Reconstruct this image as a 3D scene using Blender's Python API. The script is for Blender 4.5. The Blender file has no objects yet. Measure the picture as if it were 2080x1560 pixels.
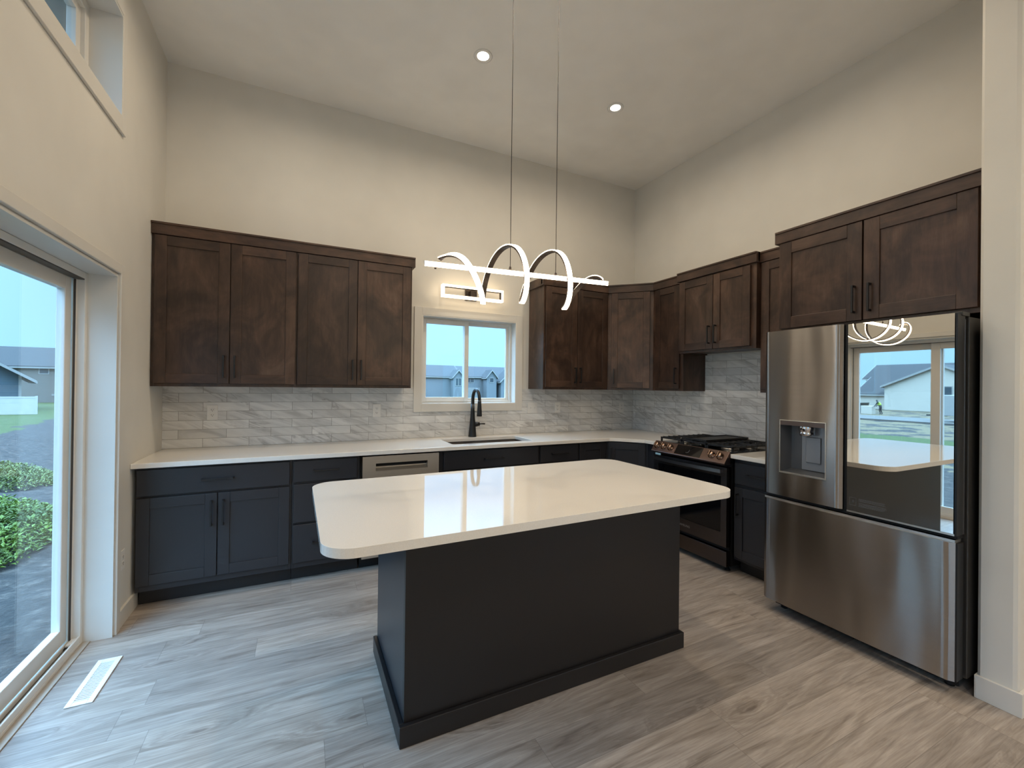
import bpy, bmesh, math, random
from mathutils import Vector, Matrix, noise as mnoise
S = bpy.context.scene
COL = S.collection
PI = math.pi
random.seed(7)

# ------------------------------------------------------------ camera
cam_d = bpy.data.cameras.new('camera')
cam = bpy.data.objects.new('camera', cam_d)
COL.objects.link(cam)
cam_d.sensor_fit = 'HORIZONTAL'
cam_d.sensor_width = 36.0
cam_d.lens = 869.145 / 2080 * 36.0
cam_d.clip_start = 0.05
cam_d.clip_end = 600
cam.matrix_world = (Matrix.Translation((0.9284, -4.0108, 1.4178)) @ Matrix.Rotation(-0.45692, 4, 'Z')
                    @ Matrix.Rotation(PI / 2 + 0.00372, 4, 'X') @ Matrix.Rotation(0.0118, 4, 'Z'))
S.camera = cam

# ------------------------------------------------------------ view, world
S.view_settings.view_transform = 'Standard'
S.view_settings.look = 'None'
S.view_settings.gamma = 1
S.view_settings.use_curve_mapping = False
S.view_settings.exposure = 0.19
S.cycles.sample_clamp_indirect = 8
S.cycles.max_bounces = 14
S.cycles.transparent_max_bounces = 16

W = bpy.data.worlds.new('overcast_sky')
S.world = W
W.use_nodes = True
wn = W.node_tree
for n in list(wn.nodes):
    wn.nodes.remove(n)
w_out = wn.nodes.new('ShaderNodeOutputWorld')
w_bg = wn.nodes.new('ShaderNodeBackground')
w_tc = wn.nodes.new('ShaderNodeTexCoord')
w_sep = wn.nodes.new('ShaderNodeSeparateXYZ')
w_rmp = wn.nodes.new('ShaderNodeValToRGB')
wn.links.new(w_tc.outputs['Generated'], w_sep.inputs[0])
wn.links.new(w_sep.outputs['Z'], w_rmp.inputs[0])
w_rmp.color_ramp.elements[0].position = 0.0
w_rmp.color_ramp.elements[0].color = (0.42, 0.86, 1.15, 1)
w_rmp.color_ramp.elements[1].position = 0.17
w_rmp.color_ramp.elements[1].color = (0.46, 0.90, 1.40, 1)
for _p, _c in ((0.25, (0.50, 0.98, 1.6, 1)), (0.40, (1.65, 3.3, 5.2, 1)), (0.62, (3.6, 6.6, 10.0, 1))):    # an overcast sky brightens overhead
    _e = w_rmp.color_ramp.elements.new(_p)
    _e.color = _c
wn.links.new(w_rmp.outputs[0], w_bg.inputs[0])
w_bg.inputs[1].default_value = 1.12
wn.links.new(w_bg.outputs[0], w_out.inputs[0])

SKY_WIN = 1.0
LAMP = (1.0, 0.83, 0.62)
P_DOWN = 7.6        # watts of each recessed lamp
P_FILL = 19.0      # watts of each unseen fill lamp added behind the camera
E_LED = 12.5          # emission of pendant and sconce strips


# ------------------------------------------------------------ node helpers
class NT:
    def __init__(s, name):
        s.m = bpy.data.materials.new(name)
        s.m.use_nodes = True
        s.t = s.m.node_tree
        for n in list(s.t.nodes):
            s.t.nodes.remove(n)
        s.out = s.t.nodes.new('ShaderNodeOutputMaterial')

    def new(s, typ, **kw):
        n = s.t.nodes.new(typ)
        for k, v in kw.items():
            setattr(n, k, v)
        return n

    def put(s, sock, v):
        if v is None:
            return
        if hasattr(v, 'is_output'):
            s.t.links.new(v, sock)
        else:
            if sock.type == 'RGBA' and len(v) == 3:
                v = (*v, 1)
            sock.default_value = v

    def math(s, op, a, b=None, c=None):
        n = s.new('ShaderNodeMath', operation=op)
        s.put(n.inputs[0], a); s.put(n.inputs[1], b); s.put(n.inputs[2], c)
        return n.outputs[0]

    def vmath(s, op, a, b=None):
        n = s.new('ShaderNodeVectorMath', operation=op)
        s.put(n.inputs[0], a); s.put(n.inputs[1], b)
        return n.outputs[0]

    def sep(s, v):
        n = s.new('ShaderNodeSeparateXYZ'); s.put(n.inputs[0], v)
        return n.outputs[0], n.outputs[1], n.outputs[2]

    def comb(s, x, y, z):
        n = s.new('ShaderNodeCombineXYZ')
        for i, v in enumerate((x, y, z)):
            s.put(n.inputs[i], v)
        return n.outputs[0]

    def noise(s, v, scale, detail=3, rough=0.55, dist=0.0):
        n = s.new('ShaderNodeTexNoise')
        s.put(n.inputs['Vector'], v)
        n.inputs['Scale'].default_value = scale
        n.inputs['Detail'].default_value = detail
        n.inputs['Roughness'].default_value = rough
        n.inputs['Distortion'].default_value = dist
        return n.outputs['Fac']

    def white(s, v):
        n = s.new('ShaderNodeTexWhiteNoise', noise_dimensions='3D')
        s.put(n.inputs['Vector'], v)
        return n.outputs['Value'], n.outputs['Color']

    def ramp(s, f, stops):
        n = s.new('ShaderNodeValToRGB')
        s.put(n.inputs[0], f)
        e = n.color_ramp.elements
        while len(e) < len(stops):
            e.new(0.5)
        for el, (p, c) in zip(e, stops):
            el.position = p
            el.color = (*c, 1) if len(c) == 3 else c
        return n.outputs[0]

    def mix(s, f, a, b, blend='MIX'):
        n = s.new('ShaderNodeMix', data_type='RGBA', blend_type=blend)
        s.put(n.inputs[0], f); s.put(n.inputs[6], a); s.put(n.inputs[7], b)
        return n.outputs[2]

    def bump(s, h, strength, dist=0.01):
        n = s.new('ShaderNodeBump')
        n.inputs['Strength'].default_value = strength
        n.inputs['Distance'].default_value = dist
        s.put(n.inputs['Height'], h)
        return n.outputs[0]

    def objco(s):
        return s.new('ShaderNodeTexCoord').outputs['Object']

    def rnd(s):
        return s.new('ShaderNodeObjectInfo').outputs['Random']

    def bsdf(s, base, rough=0.5, metal=0.0, normal=None, **kw):
        p = s.new('ShaderNodeBsdfPrincipled')
        s.put(p.inputs['Base Color'], base)
        s.put(p.inputs['Roughness'], rough)
        s.put(p.inputs['Metallic'], metal)
        if normal is not None:
            s.put(p.inputs['Normal'], normal)
        for k, v in kw.items():
            s.put(p.inputs[k.replace('_', ' ')], v)
        s.t.links.new(p.outputs[0], s.out.inputs[0])
        return p


def plain(name, base, rough=0.5, metal=0.0, bump=0.0, bscale=300, **kw):
    t = NT(name)
    co = t.objco()
    v = t.noise(co, 3.0, 2)
    c = t.mix(1.0, base, t.ramp(v, [(0.3, (0.94,) * 3), (0.7, (1.0,) * 3)]), 'MULTIPLY')
    nrm = t.bump(t.noise(co, bscale, 2), bump, 0.002) if bump else None
    t.bsdf(c, rough, metal, nrm, **kw)
    return t.m


def emis(name, col, strength):
    t = NT(name)
    e = t.new('ShaderNodeEmission')
    t.put(e.inputs[0], col)
    e.inputs[1].default_value = strength
    t.t.links.new(e.outputs[0], t.out.inputs[0])
    return t.m


def wood(name, vertical=True):
    t = NT(name)
    r = t.rnd()
    off = t.comb(t.math('MULTIPLY', r, 37.0), t.math('MULTIPLY', r, 11.0), t.math('MULTIPLY', r, 23.0))
    co = t.vmath('ADD', t.objco(), off)
    sc = (9.0, 9.0, 0.9) if vertical else (0.9, 9.0, 9.0)
    g = t.noise(t.vmath('MULTIPLY', co, sc), 4.0, 6, 0.62, 0.6)
    fine = t.noise(t.vmath('MULTIPLY', co, tuple(q * 6 for q in sc)), 6.0, 3)
    cl = t.noise(t.vmath('MULTIPLY', co, (1.5, 1.5, 1.0) if vertical else (0.8, 1.5, 1.5)), 2.6, 4, 0.62, 1.0)
    fig = t.noise(t.vmath('MULTIPLY', co, (3.2, 3.2, 1.0) if vertical else (1.0, 3.2, 3.2)), 3.0, 3, 0.5, 3.5)   # cathedral figure
    kn = t.noise(t.vmath('MULTIPLY', co, (1.0, 1.0, 0.8)), 4.4, 2, 0.5, 0.8)
    f = t.math('ADD', t.math('MULTIPLY', g, 0.22), t.math('MULTIPLY', cl, 0.62))
    f = t.math('ADD', f, t.math('ADD', t.math('MULTIPLY', fine, 0.08), t.math('MULTIPLY', fig, 0.10)))
    c = t.ramp(f, [(0.36, (0.020, 0.0115, 0.0085)), (0.47, (0.041, 0.0235, 0.0165)), (0.57, (0.072, 0.041, 0.028)), (0.68, (0.112, 0.071, 0.050))])
    c = t.mix(t.ramp(kn, [(0.66, (0.0,) * 3), (0.75, (0.65,) * 3)]), c, (0.017, 0.010, 0.008))
    c = t.mix(1.0, c, t.ramp(r, [(0.0, (0.80, 0.80, 0.82)), (1.0, (1.25, 1.2, 1.15))]), 'MULTIPLY')
    n = t.bump(fine, 0.06, 0.002)
    t.bsdf(c, t.math('ADD', 0.30, t.math('MULTIPLY', g, 0.12)), 0.0, n)
    return t.m


def floor_mat():
    t = NT('grey_plank_floor')
    x, y, z = t.sep(t.objco())
    PW, PL = 0.178, 1.22
    v = t.math('DIVIDE', t.math('ADD', y, 0.019), PW)
    row = t.math('FLOOR', v)
    rr, _ = t.white(t.comb(row, 3.7, 1.3))
    u = t.math('ADD', t.math('DIVIDE', x, PL), t.math('MULTIPLY', rr, 7.0))
    cell = t.math('FLOOR', u)
    pr, pc = t.white(t.comb(cell, row, 0.5))
    fu = t.math('FRACT', u); fv = t.math('FRACT', v)
    eu = t.math('MULTIPLY', t.math('MINIMUM', fu, t.math('SUBTRACT', 1.0, fu)), PL)
    ev = t.math('MULTIPLY', t.math('MINIMUM', fv, t.math('SUBTRACT', 1.0, fv)), PW)
    e = t.math('MINIMUM', eu, ev)
    seam = t.math('LESS_THAN', e, 0.0011)
    co = t.comb(t.math('ADD', x, t.math('MULTIPLY', pr, 31.0)), t.math('ADD', y, t.math('MULTIPLY', pr, 57.0)), t.math('MULTIPLY', pr, 9.0))
    vo = t.new('ShaderNodeTexVoronoi', feature='F1', voronoi_dimensions='2D')       # scattered knots
    vo.inputs['Scale'].default_value = 1.0
    t.put(vo.inputs['Vector'], t.vmath('MULTIPLY', co, (1.15, 4.6, 1.0)))
    kd = vo.outputs['Distance']
    wob = t.noise(t.vmath('MULTIPLY', co, (3.0, 14.0, 1.0)), 1.6, 3, 0.6)
    kd = t.math('ADD', kd, t.math('MULTIPLY', t.math('SUBTRACT', wob, 0.5), 0.22))
    pick = t.math('GREATER_THAN', t.sep(vo.outputs['Color'])[0], 0.58)                # most cells stay clear
    near = t.math('MULTIPLY', t.ramp(kd, [(0.04, (1.0,) * 3), (0.36, (0.0,) * 3)]), pick)
    ring = t.math('MULTIPLY', t.math('ADD', t.math('SINE', t.math('MULTIPLY', kd, 95.0)), 1.0), 0.5)
    bend = t.math('MULTIPLY', near, 0.16)
    gco = t.vmath('ADD', t.vmath('MULTIPLY', co, (0.9, 9.0, 1.0)), t.comb(0.0, t.math('MULTIPLY', bend, 6.0), 0.0))
    g1 = t.noise(gco, 2.0, 5, 0.62, 1.4)
    g2 = t.noise(t.vmath('MULTIPLY', co, (2.4, 70.0, 1.0)), 3.0, 3, 0.5, 0.3)
    base = t.ramp(g1, [(0.26, (0.18, 0.148, 0.126)), (0.41, (0.315, 0.273, 0.237)), (0.55, (0.40, 0.352, 0.311)), (0.74, (0.50, 0.45, 0.402))])
    tone = t.ramp(pr, [(0.0, (0.80, 0.79, 0.79)), (0.5, (0.95, 0.94, 0.93)), (1.0, (1.08, 1.06, 1.03))])
    c = t.mix(1.0, base, tone, 'MULTIPLY')
    c = t.mix(1.0, c, t.ramp(g2, [(0.35, (0.84, 0.83, 0.825)), (0.6, (1.03,) * 3)]), 'MULTIPLY')
    c = t.mix(t.math('MULTIPLY', t.math('MULTIPLY', near, ring), 0.50), c, (0.20, 0.160, 0.132))
    c = t.mix(t.math('MULTIPLY', pick, t.ramp(kd, [(0.005, (0.62,) * 3), (0.075, (0.0,) * 3)])), c, (0.13, 0.10, 0.082))
    c = t.mix(t.math('MULTIPLY', seam, 0.55), c, (0.13, 0.11, 0.095))
    h = t.math('SUBTRACT', t.math('MULTIPLY', g2, 0.25), t.math('MULTIPLY', seam, 1.0))
    n = t.bump(h, 0.10, 0.003)
    t.bsdf(c, t.math('ADD', 0.34, t.math('MULTIPLY', g1, 0.14)), 0.0, n)
    return t.m


def tile_mat(name, axis):
    """grey stone look tiles 0.30 x 0.0695 in running bond; axis = which object axis runs along the wall"""
    t = NT(name)
    x, y, z = t.sep(t.objco())
    a = x if axis == 'x' else y
    TW, TH = 0.305, 0.0695
    v = t.math('DIVIDE', t.math('SUBTRACT', z, 0.914), TH)
    row = t.math('FLOOR', v)
    odd = t.math('MULTIPLY', t.math('MODULO', t.math('ADD', row, 40.0), 2.0), 0.5)
    u = t.math('ADD', t.math('DIVIDE', a, TW), t.math('ADD', odd, 0.18))
    cell = t.math('FLOOR', u)
    pr, _ = t.white(t.comb(cell, row, 0.5))
    fu = t.math('FRACT', u); fv = t.math('FRACT', v)
    eu = t.math('MULTIPLY', t.math('MINIMUM', fu, t.math('SUBTRACT', 1.0, fu)), TW)
    ev = t.math('MULTIPLY', t.math('MINIMUM', fv, t.math('SUBTRACT', 1.0, fv)), TH)
    e = t.math('MINIMUM', eu, ev)
    grout = t.math('LESS_THAN', e, 0.0013)
    # veins run down to the right at about 25 degrees
    p = t.math('ADD', t.math('MULTIPLY', a, 0.42 if axis == 'x' else -0.42), z)
    q = t.math('SUBTRACT', a, t.math('MULTIPLY', z, 0.42)) if axis == 'x' else t.math('ADD', a, t.math('MULTIPLY', z, 0.42))
    co = t.comb(t.math('ADD', t.math('MULTIPLY', q, 2.4), t.math('MULTIPLY', pr, 41.0)),
                t.math('ADD', t.math('MULTIPLY', p, 13.0), t.math('MULTIPLY', pr, 13.0)), t.math('MULTIPLY', pr, 5.0))
    n1 = t.noise(co, 0.85, 5, 0.58, 1.1)
    vein = t.math('ABSOLUTE', t.math('SUBTRACT', t.noise(co, 0.62, 4, 0.6, 0.8), 0.5))
    vm = t.noise(co, 0.5, 2)
    c = t.ramp(n1, [(0.30, (0.53, 0.53, 0.52)), (0.48, (0.70, 0.70, 0.69)), (0.60, (0.77, 0.77, 0.755)), (0.74, (0.83, 0.83, 0.815))])
    c = t.mix(t.math('MULTIPLY', t.ramp(vein, [(0.0, (0.6,) * 3), (0.035, (0.0,) * 3)]), t.ramp(vm, [(0.45, (0.0,) * 3), (0.62, (1.0,) * 3)])), c, (0.29, 0.28, 0.27))
    c = t.mix(1.0, c, t.ramp(pr, [(0.0, (0.88,) * 3), (1.0, (1.06,) * 3)]), 'MULTIPLY')
    c = t.mix(grout, c, (0.27, 0.26, 0.245))
    n = t.bump(t.math('SUBTRACT', 1.0, grout), 0.25, 0.002)
    t.bsdf(c, t.math('ADD', 0.28, t.math('MULTIPLY', n1, 0.2)), 0.0, n)
    return t.m


def steel_mat(name, base, rough, aniso=0.82, wav=0.0, tangent=(0, 0, 1)):
    t = NT(name)
    co = t.objco()
    br = t.noise(t.vmath('MULTIPLY', co, (3.0, 3.0, 900.0)), 1.0, 2)
    c = t.mix(1.0, base, t.ramp(br, [(0.3, (0.90,) * 3), (0.7, (1.04,) * 3)]), 'MULTIPLY')
    nrm = None
    if wav:
        nrm = t.bump(t.noise(t.vmath('MULTIPLY', co, (3.2, 3.2, 0.7)), 1.3, 1, 0.4), wav, 0.05)
    p = t.bsdf(c, rough, 1.0, nrm)
    p.inputs['Anisotropic'].default_value = aniso
    t.put(p.inputs['Tangent'], t.comb(*tangent))
    return t.m


def glass_mat(name, tint=(0.97, 0.99, 1.0), refl=0.036):
    t = NT(name)
    a = t.new('ShaderNodeBsdfTransparent'); t.put(a.inputs[0], tint)
    g = t.new('ShaderNodeBsdfGlossy'); g.inputs['Roughness'].default_value = 0.0
    fr = t.new('ShaderNodeLayerWeight'); fr.inputs['Blend'].default_value = 0.5
    m = t.new('ShaderNodeMixShader')
    t.put(m.inputs[0], t.math('ADD', refl, t.math('MULTIPLY', t.math('POWER', fr.outputs['Facing'], 5.0), 0.9 - refl)))
    t.t.links.new(a.outputs[0], m.inputs[1]); t.t.links.new(g.outputs[0], m.inputs[2])
    t.t.links.new(m.outputs[0], t.out.inputs[0])
    return t.m


def siding_mat(name, base, pitch=0.2):
    t = NT(name)
    x, y, z = t.sep(t.objco())
    f = t.math('FRACT', t.math('DIVIDE', z, pitch))
    line = t.math('LESS_THAN', f, 0.12)
    c = t.mix(t.math('MULTIPLY', line, 0.25), base, tuple(q * 0.5 for q in base))
    t.bsdf(c, 0.7)
    return t.m


def shingle_mat(name, base):
    t = NT(name)
    co = t.objco()
    v = t.noise(co, 9.0, 4, 0.7)
    c = t.mix(1.0, base, t.ramp(v, [(0.3, (0.75,) * 3), (0.7, (1.2,) * 3)]), 'MULTIPLY')
    t.bsdf(c, 0.85)
    return t.m


def ground_mat():
    t = NT('yard_ground')
    co = t.objco()
    x, y, z = t.sep(co)
    n1 = t.noise(co, 0.6, 5, 0.6)
    n2 = t.noise(co, 7.0, 5, 0.7)
    n3 = t.noise(t.vmath('MULTIPLY', co, (1.0, 0.25, 1.0)), 1.2, 4, 0.6)
    dirt = t.ramp(n2, [(0.3, (0.008, 0.006, 0.005)), (0.52, (0.028, 0.021, 0.017)), (0.68, (0.085, 0.066, 0.053))])
    grass = t.ramp(n2, [(0.3, (0.022, 0.035, 0.002)), (0.7, (0.058, 0.082, 0.005))])
    straw = t.ramp(n2, [(0.3, (0.085, 0.060, 0.028)), (0.7, (0.17, 0.125, 0.065))])
    # lawn of the neighbours beyond the dark soil bank
    gb = t.math('ADD', t.math('MULTIPLY', t.math('ADD', x, 11.1), 12.8), t.math('MULTIPLY', t.math('SUBTRACT', y, 23.2), 2.9))
    back = t.math('LESS_THAN', t.math('ADD', gb, t.math('MULTIPLY', t.math('SUBTRACT', n1, 0.5), 30.0)), 0.0)
    back = t.math('MULTIPLY', back, t.math('GREATER_THAN', y, 10.0))
    west = t.math('LESS_THAN', t.math('ADD', x, t.math('MULTIPLY', n1, 6.0)), -9.0)
    strip = t.math('MULTIPLY', t.math('LESS_THAN', t.math('ADD', x, t.math('MULTIPLY', n3, 8.0)), -13.0), t.math('GREATER_THAN', t.math('ADD', x, t.math('MULTIPLY', n3, 8.0)), -22.0))
    c = t.mix(back, dirt, grass)
    wst = t.mix(strip, t.mix(t.math('GREATER_THAN', n1, 0.52), straw, dirt), grass)
    c = t.mix(t.math('MULTIPLY', west, t.math('LESS_THAN', t.math('ADD', y, t.math('MULTIPLY', x, 0.9)), -2.0)), c, wst)
    far = t.math('GREATER_THAN', y, 60.0)
    c = t.mix(far, c, grass)
    nrm = t.bump(t.math('ADD', n2, t.math('MULTIPLY', t.noise(co, 22.0, 4), 0.5)), 0.6, 0.12)
    t.bsdf(c, 0.9, 0.0, nrm)
    return t.m


def leaf_mat(name, a, b):
    t = NT(name)
    v = t.noise(t.objco(), 3.0, 3, 0.6)
    t.bsdf(t.ramp(v, [(0.35, a), (0.65, b)]), 0.55)
    return t.m


M = {}
M['wall'] = plain('wall_paint', (0.74, 0.72, 0.665), 0.62, bump=0.05, bscale=120)
M['ceil'] = plain('ceiling_paint', (0.93, 0.91, 0.86), 0.75, bump=0.06, bscale=90)
M['trim'] = plain('trim_paint', (0.72, 0.70, 0.65), 0.4)
M['vinyl'] = plain('white_vinyl', (0.78, 0.76, 0.71), 0.35)
M['wood'] = wood('stained_wood', True)
M['woodh'] = wood('stained_wood_rail', False)
M['char'] = plain('charcoal_cabinet_paint', (0.024, 0.0245, 0.029), 0.34)
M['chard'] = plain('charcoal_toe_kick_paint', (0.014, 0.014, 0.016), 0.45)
M['isl'] = plain('black_island_paint', (0.0105, 0.0098, 0.0108), 0.36)
M['black'] = plain('black_metal', (0.009, 0.009, 0.010), 0.38)
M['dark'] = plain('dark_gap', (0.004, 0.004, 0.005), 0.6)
M['iron'] = plain('cast_iron', (0.012, 0.012, 0.013), 0.5, bump=0.1)
M['enamel'] = plain('black_enamel', (0.006, 0.006, 0.007), 0.12)
M['bglass'] = plain('black_glass', (0.003, 0.003, 0.004), 0.04)
M['floor'] = floor_mat()
M['tilex'] = tile_mat('backsplash_tile_back', 'x')
M['tiley'] = tile_mat('backsplash_tile_right', 'y')
M['steel'] = steel_mat('brushed_steel', (0.37, 0.345, 0.325), 0.26, 1.0, 0.5)
M['steelp'] = steel_mat('plain_steel', (0.80, 0.765, 0.71), 0.34, 0.6)
M['dsteel'] = steel_mat('black_stainless', (0.115, 0.098, 0.092), 0.30, 0.6)
M['psteel'] = steel_mat('bronze_panel_steel', (0.20, 0.145, 0.128), 0.30, 0.5, 0.0, (0, 1, 0))
M['hsteel'] = steel_mat('oven_handle_steel', (0.27, 0.245, 0.24), 0.30, 0.3)
M['knob'] = plain('bronze_knob', (0.42, 0.29, 0.22), 0.22, 1.0)
M['chrome'] = plain('chrome', (0.72, 0.73, 0.76), 0.10, 1.0)
M['mirror'] = plain('mirror_glass', (0.80, 0.79, 0.75), 0.012, 1.0)
M['caseg'] = plain('fridge_case_grey', (0.030, 0.029, 0.028), 0.4)
M['silver'] = plain('silver_plastic', (0.30, 0.32, 0.35), 0.35, 0.4)
M['dispd'] = plain('dispenser_cavity', (0.11, 0.115, 0.125), 0.3, 0.3)
M['sinkm'] = plain('dark_granite_sink', (0.030, 0.024, 0.022), 0.45)
M['plate'] = plain('white_plastic', (0.80, 0.79, 0.76), 0.35)
M['slot'] = plain('socket_slot', (0.03, 0.03, 0.03), 0.5)
M['bronze'] = plain('brown_metal_housing', (0.085, 0.065, 0.055), 0.38, 0.5)
M['cable'] = plain('dark_cable', (0.02, 0.017, 0.014), 0.5)
M['led'] = emis('led_diffuser', (1.0, 0.80, 0.56), E_LED)
M['led2'] = emis('sconce_diffuser', (1.0, 0.78, 0.52), 4.6)
M['lens'] = emis('downlight_lens', (1.0, 0.86, 0.68), 14.0)
M['glass'] = glass_mat('window_glass')
M['vent'] = plain('white_vent_steel', (0.82, 0.83, 0.84), 0.4)
M['alu'] = plain('aluminium_track', (0.45, 0.42, 0.38), 0.3, 0.9)
M['trackd'] = plain('dark_door_track', (0.06, 0.052, 0.045), 0.4)
M['strip'] = plain('floor_transition_strip', (0.44, 0.39, 0.33), 0.4)
M['mark'] = plain('grey_print', (0.075, 0.075, 0.08), 0.4)
M['badge'] = plain('silver_badge', (0.45, 0.42, 0.41), 0.3, 0.9)
M['sticker'] = plain('blue_sticker', (0.35, 0.58, 0.70), 0.4)

# quartz worktop: warm white with faint flecks
_t = NT('white_quartz')
_co = _t.objco()
_fl = _t.noise(_co, 220.0, 2)
_c = _t.mix(1.0, (0.85, 0.82, 0.765), _t.ramp(_fl, [(0.3, (0.96,) * 3), (0.7, (1.02,) * 3)]), 'MULTIPLY')
_t.bsdf(_c, 0.035, IOR=1.58)
M['quartz'] = _t.m


# ------------------------------------------------------------ mesh helpers
class MB:
    """collects shapes into one mesh"""
    def __init__(s):
        s.bm = bmesh.new()

    def box(s, x0, x1, y0, y1, z0, z1, mi=0):
        if x1 < x0: x0, x1 = x1, x0
        if y1 < y0: y0, y1 = y1, y0
        if z1 < z0: z0, z1 = z1, z0
        v = [s.bm.verts.new(p) for p in ((x0, y0, z0), (x1, y0, z0), (x1, y1, z0), (x0, y1, z0),
                                         (x0, y0, z1), (x1, y0, z1), (x1, y1, z1), (x0, y1, z1))]
        for f in ((3, 2, 1, 0), (4, 5, 6, 7), (0, 1, 5, 4), (1, 2, 6, 5), (2, 3, 7, 6), (3, 0, 4, 7)):
            s.bm.faces.new([v[i] for i in f]).material_index = mi
        return s

    def prism(s, outer, z0, z1, holes=(), mi=0):
        """polygon (list of xy) with holes, extruded in z"""
        def loop(pts):
            vs = [s.bm.verts.new((p[0], p[1], z1)) for p in pts]
            return [s.bm.edges.new((vs[i], vs[(i + 1) % len(vs)])) for i in range(len(vs))]
        es = loop(outer)
        for h in holes:
            es += loop(h)
        r = bmesh.ops.triangle_fill(s.bm, use_beauty=True, use_dissolve=False, edges=es)
        fs = [g for g in r['geom'] if isinstance(g, bmesh.types.BMFace)]
        for f in fs:
            f.material_index = mi
            if f.normal.z < 0:
                f.normal_flip()
        ex = bmesh.ops.extrude_face_region(s.bm, geom=fs, use_keep_orig=True)
        vs = [g for g in ex['geom'] if isinstance(g, bmesh.types.BMVert)]
        bmesh.ops.translate(s.bm, verts=vs, vec=(0, 0, z0 - z1))
        bmesh.ops.recalc_face_normals(s.bm, faces=s.bm.faces[:])
        return s

    def extr(s, prof, axis, a0, a1, mi=0):
        """profile polygon extruded along axis ('x' or 'y'); prof in the other two coords (h, z)"""
        def P(h, z, a):
            return (a, h, z) if axis == 'x' else (h, a, z)
        va = [s.bm.verts.new(P(h, z, a0)) for h, z in prof]
        vb = [s.bm.verts.new(P(h, z, a1)) for h, z in prof]
        n = len(prof)
        fs = [s.bm.faces.new(va), s.bm.faces.new(vb[::-1])]
        for i in range(n):
            fs.append(s.bm.faces.new((va[i], vb[i], vb[(i + 1) % n], va[(i + 1) % n])))
        for f in fs:
            f.material_index = mi
        bmesh.ops.recalc_face_normals(s.bm, faces=fs)
        return s

    def lathe(s, prof, c=(0, 0, 0), axis=(0, 0, 1), seg=28, mi=0):
        """prof: list of (radius, height) along axis from c"""
        ax = Vector(axis).normalized()
        q = ax.to_track_quat('Z', 'Y')
        rings = []
        for r, h in prof:
            if r < 1e-6:
                rings.append([s.bm.verts.new(Vector(c) + q @ Vector((0, 0, h)))])
            else:
                rings.append([s.bm.verts.new(Vector(c) + q @ Vector((r * math.cos(2 * PI * i / seg), r * math.sin(2 * PI * i / seg), h))) for i in range(seg)])
        fs = []
        for a, b in zip(rings, rings[1:]):
            for i in range(seg):
                j = (i + 1) % seg
                q4 = [a[i % len(a)], a[j % len(a)], b[j % len(b)], b[i % len(b)]]
                u = []
                for v in q4:
                    if v not in u:
                        u.append(v)
                if len(u) >= 3:
                    fs.append(s.bm.faces.new(u))
        for f in fs:
            f.material_index = mi
            f.smooth = True
        for e in (rings[0], rings[-1]):
            if len(e) > 1:
                fs.append(s.bm.faces.new(e))
                fs[-1].material_index = mi
        bmesh.ops.recalc_face_normals(s.bm, faces=fs)
        return s

    def tube(s, pts, rad, seg=12, mi=0):
        """round tube along pts; rad number or list"""
        pts = [Vector(p) for p in pts]
        n = len(pts)
        rads = rad if isinstance(rad, (list, tuple)) else [rad] * n
        rings = []
        up = Vector((0.13, 0.21, 0.97)).normalized()
        prev = None
        for i, p in enumerate(pts):
            t = (pts[min(i + 1, n - 1)] - pts[max(i - 1, 0)]).normalized()
            if prev is None:
                a = t.cross(up)
                if a.length < 1e-3:
                    a = t.cross(Vector((1, 0, 0)))
                a.normalize()
            else:
                a = (prev - t * prev.dot(t)).normalized()
            prev = a
            b = t.cross(a)
            rings.append([s.bm.verts.new(p + (a * math.cos(2 * PI * k / seg) + b * math.sin(2 * PI * k / seg)) * rads[i]) for k in range(seg)])
        fs = []
        for a, b in zip(rings, rings[1:]):
            for k in range(seg):
                f = s.bm.faces.new((a[k], a[(k + 1) % seg], b[(k + 1) % seg], b[k]))
                f.smooth = True
                f.material_index = mi
                fs.append(f)
        fs.append(s.bm.faces.new(rings[0])); fs.append(s.bm.faces.new(rings[-1]))
        bmesh.ops.recalc_face_normals(s.bm, faces=fs)
        return s

    def build(s, name, mats, parent=None, bevel=0.0, seg=2, smooth=False):
        me = bpy.data.meshes.new(name)
        s.bm.to_mesh(me)
        s.bm.free()
        o = bpy.data.objects.new(name, me)
        COL.objects.link(o)
        for m in (mats if isinstance(mats, (list, tuple)) else [mats]):
            me.materials.append(M[m] if isinstance(m, str) else m)
        if smooth:
            for p in me.polygons:
                p.use_smooth = True
        if parent is not None:
            o.parent = parent
        if bevel:
            b = o.modifiers.new('bevel', 'BEVEL')
            b.width = bevel
            b.segments = seg
            b.limit_method = 'ANGLE'
            b.angle_limit = math.radians(40)
            b.harden_normals = False
        return o


def B(x0, x1, y0, y1, z0, z1):
    return MB().box(x0, x1, y0, y1, z0, z1)


def thing(name, label, cat, loc=(0, 0, 0), rz=0.0, group=None):
    o = bpy.data.objects.new(name, None)
    COL.objects.link(o)
    o.location = loc
    o.rotation_euler = (0, 0, rz)
    o.empty_display_size = 0.1
    tag(o, label, cat, group)
    return o


def tag(o, label, cat, group=None):
    o['label'] = label
    o['category'] = cat
    if group:
        o['group'] = group
    return o


def struct(o):
    o['kind'] = 'structure'
    return o


def copy_thing(root, loc, label, group=None, rz=None):
    r = root.copy(); COL.objects.link(r); r.location = loc
    if rz is not None:
        r.rotation_euler = (0, 0, rz)
    r['label'] = label
    if group:
        r['group'] = group
    for ch in list(root.children):
        c = ch.copy(); COL.objects.link(c); c.parent = r
        for g in list(ch.children):
            d = g.copy(); COL.objects.link(d); d.parent = c
    return r


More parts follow.
